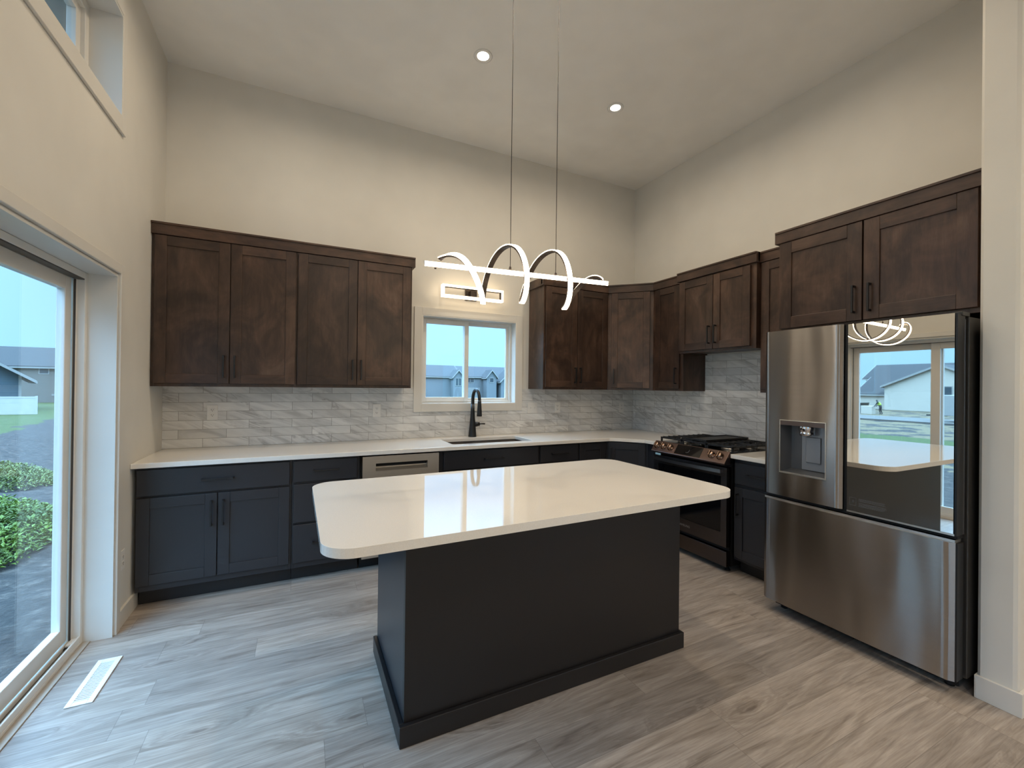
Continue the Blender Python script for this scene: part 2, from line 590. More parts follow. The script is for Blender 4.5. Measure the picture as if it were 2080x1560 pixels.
def rrect(x0, x1, y0, y1, r, n=8):
    pts = []
    for cx, cy, a0 in ((x1 - r, y1 - r, 0), (x0 + r, y1 - r, 90), (x0 + r, y0 + r, 180), (x1 - r, y0 + r, 270)):
        for i in range(n + 1):
            a = math.radians(a0 + 90 * i / n)
            pts.append((cx + r * math.cos(a), cy + r * math.sin(a)))
    return pts


# ============================================================ SETTING
WR = 4.54          # right wall
CH = 3.81          # ceiling
XE, YE = 7.6, -8.6  # far sides of the open living area behind the camera
CT = 0.914         # worktop top
CB = 0.882         # worktop underside
UB = 1.3846        # wall cabinet underside

struct(B(-0.22, XE + 0.15, YE - 0.15, 0.16, -0.12, 0.0).build('floor', 'floor'))
struct(B(-0.22, XE + 0.15, YE - 0.15, 0.16, CH, CH + 0.12).build('ceiling', 'ceil'))

# back wall with the sink window opening
wx0, wx1, wz0, wz1 = 1.945, 2.937, 1.232, 2.078      # opening inside the casing
mb = MB()
mb.box(-0.22, wx0, 0, 0.16, 0, CH).box(wx1, XE, 0, 0.16, 0, CH)
mb.box(wx0, wx1, 0, 0.16, 0, wz0).box(wx0, wx1, 0, 0.16, wz1, CH)
struct(mb.build('wall_back', 'wall'))

# left wall: patio door opening, high window opening above it, unseen opening added behind the camera for daylight
dy1, dy0, dz1 = -0.908, -2.70, 2.005
hy1, hy0, hz0, hz1 = -0.905, -2.70, 2.888, 3.452
ly1, ly0, lz0, lz1 = -4.7, -7.3, 0.55, 2.35
mb = MB()
mb.box(-0.22, 0, dy1, 0, 0, CH)
mb.box(-0.22, 0, dy0, dy1, dz1, hz0).box(-0.22, 0, dy0, dy1, hz1, CH)
mb.box(-0.22, 0, ly1, dy0, 0, CH)
mb.box(-0.22, 0, ly0, ly1, 0, lz0).box(-0.22, 0, ly0, ly1, lz1, CH)
mb.box(-0.22, 0, YE, ly0, 0, CH)
struct(mb.build('wall_left', 'wall'))

struct(B(WR, WR + 0.16, -3.19, 0, 0, CH).build('wall_right', 'wall'))
PX0, PY0, PY1 = 3.757, -3.312, -3.182
mb = MB().prism([(PX0 + 0.012, PY1), (PX0, PY1 - 0.012), (PX0, PY0 + 0.018), (PX0 + 0.006, PY0 + 0.005), (PX0 + 0.018, PY0), (XE, PY0), (XE, PY1)], 0, CH)
struct(mb.build('wall_partition', 'wall'))
struct(B(XE, XE + 0.15, YE, PY0, 0, CH).build('wall_living', 'wall'))
fx0, fx1, fz0, fz1 = 4.8, 6.7, 0.75, 2.35
struct(MB().box(-0.22, fx0, YE - 0.15, YE, 0, CH).box(fx1, XE + 0.15, YE - 0.15, YE, 0, CH).box(fx0, fx1, YE - 0.15, YE, 0, fz0).box(fx0, fx1, YE - 0.15, YE, fz1, CH).build('wall_front', 'wall'))


def skirting(name, boxes):
    mb = MB()
    for b in boxes:
        mb.box(*b)
    return struct(mb.build(name, 'trim', bevel=0.003))


skirting('baseboard_left', [(0, 0.015, -0.86, -0.54, 0, 0.10)])
skirting('baseboard_partition', [(PX0 - 0.015, PX0, PY0 - 0.015, PY1, 0, 0.105), (PX0, XE, PY0 - 0.015, PY0, 0, 0.105), (PX0 - 0.015, PX0 + 0.03, PY1, PY1 + 0.004, 0, 0.105)])


def frame(x0, x1, z0, z1, w, y0, y1, mb=None, wb=None, wt=None, wl=None, wr=None):
    """rectangular frame in the xz plane as four boxes"""
    mb = mb or MB()
    wb = w if wb is None else wb; wt = w if wt is None else wt
    wl = w if wl is None else wl; wr = w if wr is None else wr
    mb.box(x0, x0 + wl, y0, y1, z0, z1).box(x1 - wr, x1, y0, y1, z0, z1)
    if wb > 0:
        mb.box(x0 + wl, x1 - wr, y0, y1, z0, z0 + wb)
    mb.box(x0 + wl, x1 - wr, y0, y1, z1 - wt, z1)
    return mb


def frame_y(y0, y1, z0, z1, w, x0, x1, mb=None, wb=None, wt=None, wl=None, wr=None):
    mb = mb or MB()
    wb = w if wb is None else wb; wt = w if wt is None else wt
    wl = w if wl is None else wl; wr = w if wr is None else wr
    mb.box(x0, x1, y0, y0 + wl, z0, z1).box(x0, x1, y1 - wr, y1, z0, z1)
    if wb > 0:
        mb.box(x0, x1, y0 + wl, y1 - wr, z0, z0 + wb)
    mb.box(x0, x1, y0 + wl, y1 - wr, z1 - wt, z1)
    return mb


# sink window: casing on the wall, jamb liner, fixed sash left, sliding sash right
struct(frame(1.868, 3.0115, 1.159, 2.151, 0.073, -0.018, -0.0005).build('trim_1', 'trim', bevel=0.002))
win = struct(frame(wx0 - 0.004, wx1 + 0.004, wz0 - 0.004, wz1 + 0.004, 0.012, -0.016, 0.15).build('window_1', 'vinyl'))
f = frame(wx0 + 0.008, wx1 - 0.008, wz0 + 0.008, wz1 - 0.008, 0.022, 0.085, 0.15).build('window_frame', 'vinyl', win, bevel=0.002)
f = frame(wx0 + 0.02, 2.445, wz0 + 0.02, wz1 - 0.02, 0.044, 0.078, 0.112).build('window_sash', 'vinyl', win, bevel=0.003)
B(wx0 + 0.06, 2.405, 0.094, 0.097, wz0 + 0.06, wz1 - 0.06).build('glass_pane', 'glass', f)
f = frame(2.40, wx1 - 0.028, wz0 + 0.024, wz1 - 0.024, 0.030, 0.114, 0.144, wl=0.04).build('window_sash', 'vinyl', win, bevel=0.003)
B(2.43, wx1 - 0.05, 0.128, 0.131, wz0 + 0.05, wz1 - 0.05).build('glass_pane', 'glass', f)
B(2.415, 2.432, 0.066, 0.08, 1.60, 1.68).build('sash_latch', 'vinyl', win, bevel=0.002)

# patio door
struct(frame_y(dy0 - 0.062, dy1 + 0.062, 0.0, dz1 + 0.066, 0.055, 0.0005, 0.019, wb=0.0).build('trim_2', 'trim', bevel=0.003))
door = struct(frame_y(dy0 - 0.004, dy1 + 0.004, 0.0, dz1 + 0.004, 0.012, -0.118, 0.006, wb=0.0).build('door_1', 'trim'))
mb = frame_y(dy0, dy1, 0.0, dz1 - 0.008, 0.034, -0.215, -0.118, wb=0.02)
mb.box(-0.128, -0.1185, dy0 + 0.034, dy1 - 0.034, 0.0202, 0.052)                 # inner sill lip
mb.box(-0.2145, -0.205, dy0 + 0.034, dy1 - 0.034, 0.0202, 0.04)
mb.box(-0.164, -0.158, dy0, dy1, 0.02, 0.045)
mb.box(-0.164, -0.150, dy1 - 0.048, dy1 - 0.03, 0.02, dz1 - 0.03)
mb.build('door_frame', 'vinyl', door, bevel=0.003)
B(-0.157, -0.129, dy0 + 0.03, dy1 - 0.10, 0.020, 0.024).build('inner_track', 'trackd', door)
B(-0.1445, -0.1415, dy0 + 0.03, dy1 - 0.10, 0.024, 0.034).build('track_rail', 'alu', door)
B(-0.156, -0.130, dy1 - 0.10, dy1 - 0.034, 0.020, 0.046).build('sill_cap', 'vinyl', door, bevel=0.006)
B(-0.1545, -0.131, dy1 - 0.116, dy1 - 0.10, 0.020, 0.036).build('door_bumper', 'dark', door, bevel=0.003)
B(-0.16, -0.122, dy0 + 0.03, dy1 - 0.03, dz1 - 0.048, dz1 - 0.042).build('head_channel', 'trackd', door)
B(-0.158, -0.150, dy1 - 0.053, dy1 - 0.048, 0.045, dz1 - 0.05).build('weather_strip', 'trackd', door)
p = frame_y(-1.83, dy1 - 0.045, 0.045, dz1 - 0.045, 0.082, -0.205, -0.168, wb=0.085, wt=0.07, wr=0.066).build('sliding_panel', 'vinyl', door, bevel=0.004)
B(-0.184, -0.180, -1.755, dy1 - 0.104, 0.125, dz1 - 0.11).build('glass_pane', 'glass', p)
p = frame_y(dy0 + 0.03, -1.735, 0.04, dz1 - 0.045, 0.082, -0.157, -0.13, wb=0.085, wt=0.07).build('sliding_panel', 'vinyl', door, bevel=0.004)
B(-0.146, -0.142, dy0 + 0.105, -1.81, 0.12, dz1 - 0.11).build('glass_pane', 'glass', p)
# flooring strip in front of the sill
struct(B(-0.118, -0.084, dy0 + 0.01, dy1 - 0.01, 0.0, 0.006).build('trim_4', 'strip', bevel=0.002))

# high window above the patio door
struct(frame_y(hy0 - 0.055, hy1 + 0.055, hz0 - 0.085, hz1 + 0.06, 0.055, 0.0005, 0.015, wb=0.085).build('trim_3', 'trim', bevel=0.003))
win = struct(frame_y(hy0 - 0.004, hy1 + 0.004, hz0 - 0.004, hz1 + 0.004, 0.012, -0.13, 0.012).build('window_2', 'trim'))
f = frame_y(hy0, hy1, hz0, hz1, 0.05, -0.2, -0.13).build('window_frame', 'vinyl', win, bevel=0.003)
f = frame_y(hy0 + 0.04, hy1 - 0.045, hz0 + 0.045, hz1 - 0.04, 0.05, -0.19, -0.15).build('window_sash', 'vinyl', win, bevel=0.003)
B(-0.172, -0.168, hy0 + 0.085, hy1 - 0.09, hz0 + 0.09, hz1 - 0.085).build('glass_pane', 'glass', f)

# unseen window added behind the camera to let in more daylight
win = struct(frame_y(ly0 - 0.06, ly1 + 0.06, lz0 - 0.06, lz1 + 0.06, 0.065, 0.0, 0.015).build('window_fill_left', 'trim', bevel=0.002))
f = frame_y(ly0, ly1, lz0, lz1, 0.06, -0.18, -0.12, MB().box(-0.18, -0.12, (ly0 + ly1) / 2 - 0.03, (ly0 + ly1) / 2 + 0.03, lz0, lz1)).build('window_frame', 'vinyl', win)
B(-0.152, -0.148, ly0 + 0.05, ly1 - 0.05, lz0 + 0.05, lz1 - 0.05).build('glass_pane', 'glass', f)

win = struct(frame(fx0 - 0.06, fx1 + 0.06, fz0 - 0.06, fz1 + 0.06, 0.065, YE, YE + 0.015).build('window_fill_front', 'trim', bevel=0.002))  # unseen front wall window, added as frontal daylight fill
f = frame(fx0, fx1, fz0, fz1, 0.06, YE - 0.12, YE - 0.06)
for q in (1,):
    xq = fx0 + (fx1 - fx0) * q / 2
    f.box(xq - 0.03, xq + 0.03, YE - 0.12, YE - 0.06, fz0 + 0.06, fz1 - 0.06)
f = f.build('window_frame', 'vinyl', win)
B(fx0 + 0.05, fx1 - 0.05, YE - 0.092, YE - 0.088, fz0 + 0.05, fz1 - 0.05).build('glass_pane', 'glass', f)

# backsplashes (8 mm tile on the wall)
mb = MB()
mb.box(0.0005, 1.868, -0.008, -0.0003, CT + 0.001, UB - 0.001)
mb.box(1.868, 3.0115, -0.008, -0.0003, CT + 0.001, 1.1585)
mb.box(3.0115, WR - 0.0005, -0.008, -0.0003, CT + 0.001, UB - 0.001)
tag(mb.build('tile_backsplash', 'tilex'), 'grey stone look tile backsplash under the sink window, along the back wall', 'backsplash')
mb = MB()
mb.box(WR - 0.008, WR - 0.0003, -2.30, -0.009, CT + 0.001, UB - 0.001)
mb.box(WR - 0.008, WR - 0.0003, -1.806, -1.036, UB - 0.001, 1.739)
tag(mb.build('tile_backsplash', 'tiley'), 'grey stone look tile backsplash behind the range, on the right wall', 'backsplash')


# ============================================================ CABINETS
def pull(parent, x, z, length, yface, vertical=True):
    """square bar pull on two posts, standing out of yface towards -y"""
    mb = MB()
    w = 0.0055
    y1, y0 = yface - 0.034, yface - 0.024
    h = length / 2
    if vertical:
        mb.box(x - w, x + w, y1, y0, z - h, z + h)
        for q in (-1, 1):
            mb.box(x - w, x + w, y0, yface - 0.0005, z + q * (h - 0.006) - 0.006, z + q * (h - 0.006) + 0.006)
    else:
        mb.box(x - h, x + h, y1, y0, z - w, z + w)
        for q in (-1, 1):
            mb.box(x + q * (h - 0.006) - 0.006, x + q * (h - 0.006) + 0.006, y0, yface - 0.0005, z - w, z + w)
    return mb.build('handle', 'black', parent, bevel=0.0015)


def shaker(root, x0, x1, z0, z1, yb, mats, stile=0.066, name='door', hinge=None, hpos='low', hlen=0.16):
    """five piece shaker door 20 mm thick in front of yb; hinge 'l'/'r' side decides where the pull sits"""
    yf = yb - 0.020
    mb = MB()
    v, h = 0, (1 if len(mats) > 1 else 0)
    mb.box(x0, x0 + stile, yf, yb - 0.0005, z0, z1, v).box(x1 - stile, x1, yf, yb - 0.0005, z0, z1, v)
    mb.box(x0 + stile, x1 - stile, yf, yb - 0.0005, z0, z0 + stile, h).box(x0 + stile, x1 - stile, yf, yb - 0.0005, z1 - stile, z1, h)
    mb.box(x0 + stile - 0.004, x1 - stile + 0.004, yf + 0.009, yb - 0.002, z0 + stile - 0.004, z1 - stile + 0.004, v)
    d = mb.build(name, mats, root, bevel=0.0022, seg=2)
    if hinge:
        px = x1 - stile / 2 + 0.003 if hinge == 'l' else x0 + stile / 2 - 0.003
        pz = z0 + 0.045 + hlen / 2 if hpos == 'low' else z1 - 0.045 - hlen / 2
        pull(d, px, pz, hlen, yf)
    return d


def slab(root, x0, x1, z0, z1, yb, mats, hlen=0.17, name='drawer', handle=True):
    d = B(x0, x1, yb - 0.020, yb - 0.0005, z0, z1).build(name, mats, root, bevel=0.003)
    if handle:
        pull(d, (x0 + x1) / 2, (z0 + z1) / 2, hlen, yb - 0.020, False)
    return d


WD = ['wood', 'woodh']
UD = 0.3085     # wall cabinet depth to face frame
UH = 2.43 - UB  # box height below the crown
DZ0, DZ1 = 0.022, 1.037   # wall cabinet doors above the underside


def wall_box(root, w, depth, h):
    t = 0.018
    mb = MB()
    mb.box(0.0195, w - 0.0195, -depth + 0.001, -0.012, 0.012, h - 0.001)
    mb.box(0, 0.02, -depth, 0, 0.0, h).box(w - 0.02, w, -depth, 0, 0.0, h)
    mb.box(0.02, w - 0.02, -depth, -depth + 0.02, 0.0, 0.04)
    return mb.build('cabinet_box', 'wood', root, bevel=0.0015)


def crown(root, x0, x1, depth, h, left_ret=None, right_ret=None, name='crown'):
    """square crown board 75 mm tall with a small bed strip, optional returns to the wall"""
    yb = -depth
    mb = MB()
    z0, z1 = h - 0.005, h + 0.078
    mb.box(x0, x1, yb - 0.026, yb - 0.004, z0, z1)
    mb.box(x0 + (0.004 if left_ret else 0), x1 - (0.004 if right_ret else 0), yb - 0.034, yb - 0.024, z1 - 0.014, z1)
    mb.box(x0, x1, yb - 0.0045, yb + 0.02, z0 + 0.01, z1 - 0.001)
    if left_ret is not None:
        mb.box(x0, x0 + 0.022, yb - 0.004, -left_ret, z0, z1)
    if right_ret is not None:
        mb.box(x1 - 0.022, x1, yb - 0.004, -right_ret, z0, z1)
    return mb.build(name, 'woodh', root, bevel=0.002)


# left run: two double door cabinets under one crown
c1 = thing('wall_cabinet', 'dark stained double door wall cabinet in the back left corner, farthest from the window', 'cabinet', (0.0015, -0.001, UB))
wall_box(c1, 0.8885, UD - 0.001, UH)
shaker(c1, 0.018, 0.4525, DZ0, DZ1, -UD + 0.001, WD, 0.068, hinge='l')
shaker(c1, 0.4585, 0.879, DZ0, DZ1, -UD + 0.001, WD, 0.068, hinge='r')
c2 = thing('wall_cabinet', 'dark stained double door wall cabinet just left of the sink window', 'cabinet', (0.891, -0.001, UB))
wall_box(c2, 0.884, UD - 0.001, UH)
shaker(c2, 0.006, 0.4355, DZ0, DZ1, -UD + 0.001, WD, 0.066, hinge='l')
shaker(c2, 0.4415, 0.868, DZ0, DZ1, -UD + 0.001, WD, 0.066, hinge='r')
cr = thing('crown_molding', 'long dark stained crown board along the top of the two cabinets left of the sink window', 'molding', (0.0015, -0.001, UB))
crown(cr, 0.0, 1.795, UD - 0.001, UH, right_ret=0.0, name='crown_board')

# right of the window
c3 = thing('wall_cabinet', 'dark stained double door wall cabinet just right of the sink window', 'cabinet', (3.0925, -0.001, UB))
wall_box(c3, 0.7985, UD - 0.001, UH)
shaker(c3, 0.018, 0.3955, DZ0, DZ1, -UD + 0.001, WD, 0.066, hinge='l')
shaker(c3, 0.4015, 0.786, DZ0, DZ1, -UD + 0.001, WD, 0.066, hinge='r')
crown(c3, -0.022, 0.79, UD - 0.001, UH, left_ret=0.0)

# diagonal corner
c4 = thing('corner_wall_cabinet', 'dark stained diagonal single door wall cabinet in the corner between window and range', 'cabinet', (3.895, -0.3095, UB), -PI / 4)
mb = MB()


def loc4(x, y):
    dx, dy = x - 3.895, y + 0.3095
    c, s_ = math.cos(PI / 4), math.sin(PI / 4)
    return (dx * c - dy * s_, dx * s_ + dy * c)


dl = 0.4705
mb.prism([loc4(3.8935, -0.003), loc4(WR - 0.0015, -0.003), loc4(WR - 0.0015, -0.6365), (dl, 0.0), (0.0, 0.0)], 0.0, UH)
mb.build('cabinet_box', 'wood', c4, bevel=0.0015)
shaker(c4, 0.042, dl - 0.036, DZ0, DZ1, 0.0, WD, 0.066, hinge='r')
mb = MB()
mb.box(-0.012, dl + 0.014, -0.026, -0.003, UH - 0.005, UH + 0.078).box(-0.012, dl + 0.014, -0.034, -0.024, UH + 0.064, UH + 0.078)
mb.box(0.0, dl, -0.0045, 0.02, UH + 0.001, UH + 0.077)
mb.build('crown', 'woodh', c4, bevel=0.002)

RR = -PI / 2
# narrow one on the right wall
c5 = thing('wall_cabinet', 'narrow dark stained single door wall cabinet just left of the range cabinet', 'cabinet', (WR - 0.001, -0.639, UB), RR)
wall_box(c5, 0.393, UD - 0.001, UH)
shaker(c5, 0.040, 0.356, DZ0, DZ1, -UD + 0.001, WD, 0.066, hinge='l')
crown(c5, 0.012, 0.393, UD - 0.001, UH)

# over the range
HD = 0.362
c6 = thing('wall_cabinet', 'shorter dark stained double door wall cabinet over the range', 'cabinet', (WR - 0.001, -1.033, 1.741), RR)
mb = MB()
mb.box(0.0195, 0.7545, -HD + 0.001, -0.012, 0.012, 2.429 - 1.741)
mb.box(0, 0.02, -HD, 0, 0, 2.43 - 1.741).box(0.754, 0.774, -HD, 0, 0, 2.43 - 1.741).box(0.02, 0.754, -HD, -HD + 0.02, 0, 0.03)
mb.build('cabinet_box', 'wood', c6, bevel=0.0015)
shaker(c6, 0.012, 0.381, 0.022, 0.672, -HD, WD, 0.066, hinge='l')
shaker(c6, 0.387, 0.730, 0.022, 0.672, -HD, WD, 0.066, hinge='r')
crown(c6, -0.014, 0.788, HD, 2.43 - 1.741, left_ret=UD + 0.037, right_ret=UD + 0.037)

# right of the range, half hidden by the fridge
c7 = thing('wall_cabinet', 'narrow dark stained single door wall cabinet between the range cabinet and the fridge cabinet', 'cabinet', (WR - 0.001, -1.8085, UB), RR)
wall_box(c7, 0.333, UD - 0.001, UH)
shaker(c7, 0.012, 0.322, DZ0, DZ1, -UD + 0.001, WD, 0.066)
crown(c7, 0.0, 0.333, UD - 0.001, UH)

# over the fridge
FD = 0.615
c8 = thing('fridge_wall_cabinet', 'deep dark stained double door cabinet above the refrigerator', 'cabinet', (WR - 0.001, -2.143, 1.806), RR)
hh = 2.43 - 1.806
mb = MB()
mb.box(0.0195, 1.0155, -FD + 0.001, -0.012, 0.012, hh - 0.001)
mb.box(0, 0.02, -FD, 0, 0, hh).box(1.015, 1.035, -FD, 0, 0, hh).box(0.02, 1.015, -FD, -FD + 0.02, 0, 0.03)
mb.build('cabinet_box', 'wood', c8, bevel=0.0015)
shaker(c8, 0.016, 0.503, 0.026, 0.616, -FD, WD, 0.078, hinge='l', hlen=0.165)
shaker(c8, 0.511, 0.990, 0.026, 0.616, -FD, WD, 0.078, hinge='r', hlen=0.165)
crown(c8, -0.016, 1.035, FD, hh, left_ret=UD + 0.037)
# end panel beside the fridge
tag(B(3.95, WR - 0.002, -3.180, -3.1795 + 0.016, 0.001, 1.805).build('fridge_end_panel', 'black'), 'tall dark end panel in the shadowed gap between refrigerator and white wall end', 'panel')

# ---------------------------------------------------------- base cabinets
BD = 0.61
CHM = ['char']


def base_box(root, w, toe=True, left_skin=False, x0=0.0):
    mb = MB()
    mb.box(x0 + 0.0195, w - 0.0195, -BD + 0.001, -0.003, 0.106, CB - 0.0015)
    mb.box(x0, x0 + 0.02, -BD, -0.002, 0.105, CB - 0.001).box(w - 0.02, w, -BD, -0.002, 0.105, CB - 0.001)
    mb.box(x0 + 0.02, w - 0.02, -BD, -BD + 0.02, 0.105, 0.14)
    b = mb.build('cabinet_box', 'char', root, bevel=0.0015)
    if toe:
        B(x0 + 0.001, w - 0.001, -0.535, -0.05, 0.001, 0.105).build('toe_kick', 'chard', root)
    return b


b1 = thing('base_cabinet', 'charcoal base cabinet with one wide drawer over two doors, at the left wall', 'cabinet', (0.0165, 0, 0))
base_box(b1, 0.858)
slab(b1, 0.006, 0.845, 0.704, 0.866, -BD, CHM, 0.18)
shaker(b1, 0.006, 0.4225, 0.146, 0.690, -BD, CHM, 0.066, hinge='l', hpos='high', hlen=0.165)
shaker(b1, 0.4275, 0.845, 0.146, 0.690, -BD, CHM, 0.066, hinge='r', hpos='high', hlen=0.165)
b2 = thing('base_cabinet', 'charcoal three drawer base cabinet between left corner cabinet and dishwasher', 'cabinet', (0.8755, 0, 0))
base_box(b2, 0.4525)
for z0, z1 in ((0.718, 0.866), (0.430, 0.700), (0.146, 0.414)):
    slab(b2, 0.010, 0.434, z0, z1, -BD, CHM, 0.175)
b3 = thing('base_cabinet', 'charcoal sink base cabinet under the window, wide false drawer front on top', 'cabinet', (1.949, 0, 0))
mb = MB()
w = 0.927
mb.box(0, 0.02, -BD, -0.002, 0.105, CB - 0.001).box(w - 0.02, w, -BD, -0.002, 0.105, CB - 0.001)
mb.box(0.02, w - 0.02, -BD, -BD + 0.02, 0.105, 0.14).box(0.02, w - 0.02, -BD, -BD + 0.02, 0.70, CB - 0.001)
mb.box(0.02, w - 0.02, -BD + 0.02, -0.002, 0.105, 0.12).box(0.02, w - 0.02, -0.02, -0.002, 0.12, CB - 0.001)
mb.build('cabinet_box', 'char', b3, bevel=0.0015)
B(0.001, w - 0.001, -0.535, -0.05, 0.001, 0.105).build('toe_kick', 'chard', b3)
slab(b3, 0.030, 0.917, 0.718, 0.868, -BD, CHM, 0.18, name='false_drawer_front')
shaker(b3, 0.030, 0.471, 0.146, 0.700, -BD, CHM, 0.066, hinge='l', hpos='high')
shaker(b3, 0.476, 0.917, 0.146, 0.700, -BD, CHM, 0.066, hinge='r', hpos='high')
b4 = thing('base_cabinet', 'charcoal drawer base cabinet just right of the sink cabinet', 'cabinet', (2.8775, 0, 0))
base_box(b4, 0.430)
for z0, z1 in ((0.718, 0.868), (0.430, 0.700), (0.146, 0.414)):
    slab(b4, 0.010, 0.419, z0, z1, -BD, CHM, 0.175)
b5 = thing('base_cabinet', 'narrow charcoal single door base cabinet left of the diagonal corner', 'cabinet', (3.309, 0, 0))
base_box(b5, 0.340)
shaker(b5, 0.012, 0.322, 0.146, 0.868, -BD, CHM, 0.066)
b6 = thing('corner_base_cabinet', 'charcoal diagonal corner base cabinet between sink run and range', 'cabinet', (3.651, -0.61, 0), -PI / 4)
c45 = math.cos(PI / 4)


def loc6(x, y):
    dx, dy = x - 3.651, y + 0.61
    return ((dx - dy) * c45, (dx + dy) * c45)


dd = 0.2795 / c45
mb = MB().prism([loc6(3.651, -0.61), loc6(3.651, -0.003), loc6(WR - 0.002, -0.003), loc6(WR - 0.002, -1.042), loc6(3.9305, -1.042), loc6(3.9305, -0.8895)], 0.105, CB - 0.001)
mb.build('cabinet_box', 'char', b6, bevel=0.0015)
mb = MB().prism([loc6(3.70, -0.56), loc6(3.70, -0.1), loc6(4.40, -0.1), loc6(4.40, -1.04), loc6(4.0, -1.04), loc6(4.0, -0.86)], 0.001, 0.105)
mb.build('toe_kick', 'chard', b6)
shaker(b6, 0.024, dd - 0.024, 0.146, 0.868, 0.0, CHM, 0.062, hinge='r', hpos='high')
b7 = thing('base_cabinet', 'charcoal base cabinet with drawer over door between range and refrigerator', 'cabinet', (WR - 0.002, -1.814, 0), RR)
base_box(b7, 0.402)
slab(b7, 0.012, 0.392, 0.690, 0.850, -BD, CHM, 0.17)
shaker(b7, 0.012, 0.392, 0.130, 0.665, -BD, CHM, 0.066, hinge='r', hpos='high', hlen=0.165)

# ---------------------------------------------------------- worktops
SX0, SX1, SY0, SY1 = 2.085, 2.855, -0.545, -0.170
outer = [(0.001, -0.0085), (0.001, -0.663), (3.63, -0.663)]
for i in range(9):       # soft inside corner in front of the diagonal cabinet
    a = i / 8
    outer.append((3.63 + (3.877 - 3.63) * (0.08 + 0.92 * a), -0.663 - (0.235) * (a ** 1.25)))
outer += [(3.877, -1.0435), (WR - 0.0085, -1.0435), (WR - 0.0085, -0.0085)]
wt = MB().prism(outer, CB, CT, [rrect(SX0, SX1, SY0, SY1, 0.03, 5)]).build('worktop', 'quartz', bevel=0.0035)
tag(wt, 'long white quartz worktop running along the back wall and round the corner, with sink cutout', 'worktop')
wt2 = MB().box(3.877, WR - 0.0085, -2.232, -1.8125, CB, CT).build('worktop', 'quartz', bevel=0.0035)
tag(wt2, 'short white quartz worktop between range and refrigerator', 'worktop')

# undermount sink
sk = thing('sink', 'dark undermount sink basin set in the worktop under the window', 'sink', ((SX0 + SX1) / 2, (SY0 + SY1) / 2, CB - 0.001))
bm = MB()
ox, oy = (SX1 - SX0) / 2, (SY1 - SY0) / 2
rings = [(ox + 0.018, oy + 0.018, 0.035, 0.0), (ox + 0.004, oy + 0.004, 0.034, 0.0), (ox - 0.004, oy - 0.004, 0.045, -0.19), (ox - 0.03, oy - 0.03, 0.03, -0.215), (ox + 0.005, oy + 0.005, 0.034, -0.225), (ox + 0.018, oy + 0.018, 0.035, -0.012)]
prev = None
allr = []
for (a, b_, r_, z_) in rings:
    vs = [bm.bm.verts.new((px, py, z_)) for px, py in rrect(-a, a, -b_, b_, r_, 5)]
    allr.append(vs)
for A_, B_ in ((0, 1), (1, 2), (2, 3), (4, 5), (5, 0)):
    a, b_ = allr[A_], allr[B_]
    for i in range(len(a)):
        j = (i + 1) % len(a)
        f = bm.bm.faces.new((a[i], a[j], b_[j], b_[i])); f.smooth = True
bm.bm.faces.new(allr[3]); bm.bm.faces.new(allr[4])
bmesh.ops.recalc_face_normals(bm.bm, faces=bm.bm.faces[:])
bm.build('basin', 'sinkm', sk)
MB().lathe([(0.0, 0.006), (0.03, 0.006), (0.042, 0.002), (0.042, -0.002)], (0, 0.02, -0.213)).build('drain', 'black', sk)

# faucet
fx, fy = 2.432, -0.088
fc = thing('faucet', 'matte black pull down faucet behind the sink', 'faucet', (fx, fy, CT))
MB().lathe([(0.0, 0.0), (0.041, 0.0), (0.040, 0.006), (0.0335, 0.075), (0.0272, 0.14), (0.0225, 0.20), (0.0198, 0.26), (0.0182, 0.32)], (0, 0, 0.0005)).build('faucet_body', 'black', fc)
pts, rad = [], []
for i in range(25):
    a = i / 24
    if a < 0.42:
        t_ = a / 0.42
        pts.append((0, 0, 0.20 + 0.155 * t_)); rad.append(0.0190 - 0.0020 * t_)
    else:
        t_ = (a - 0.42) / 0.58
        an = PI * t_
        pts.append((0.004 * t_, -0.083 + 0.083 * math.cos(an), 0.355 + 0.105 * math.sin(an))); rad.append(0.017 - 0.002 * t_)
MB().tube(pts, rad, 16).build('spout', 'black', fc)
MB().lathe([(0.0, 0.0), (0.015, 0.0), (0.017, 0.02), (0.0245, 0.135), (0.0255, 0.15), (0.023, 0.152), (0.0, 0.152)], (0.004, -0.166, 0.362), (0, 0, -1)).build('spray_head', 'black', fc)
h = MB().lathe([(0.0, 0.0), (0.024, 0.0), (0.021, 0.03), (0.017, 0.055), (0.0, 0.057)], (0.018, 0.0, 0.118), (1, 0, 0.08)).build('handle_base', 'black', fc)
MB().tube([(0.068, 0, 0.122), (0.09, -0.004, 0.124), (0.128, -0.008, 0.123)], [0.008, 0.006, 0.0075], 12).build('lever', 'black', h)

# ---------------------------------------------------------- dishwasher
dw = thing('dishwasher', 'stainless steel dishwasher with pocket handle under the worktop', 'dishwasher', (1.331, 0, 0))
B(0.003, 0.615, -0.575, -0.03, 0.10, CB - 0.003).build('tub', 'dark', dw)
yb, yf = -0.58, -0.634
x0, x1, z0, z1 = 0.016, 0.605, 0.098, 0.868
px0, px1, pz0, pz1 = 0.112, 0.512, 0.748, 0.812
mb = MB()
mb.box(x0, px0, yf, yb, z0, z1).box(px1, x1, yf, yb, z0, z1).box(px0, px1, yf, yb, z0, pz0).box(px0, px1, yf, yb, pz1, z1)
dp = mb.build('door_panel', 'steelp', dw)
pk = MB().extr([(yb + 0.002, pz0 - 0.01), (yb + 0.002, pz1), (yb - 0.006, pz1), (yb - 0.006, pz0 + 0.026), (yf + 0.002, pz0 + 0.006), (yf + 0.002, pz0 - 0.01)], 'x', px0, px1)
pk.build('pocket_handle', 'steelp', dp)
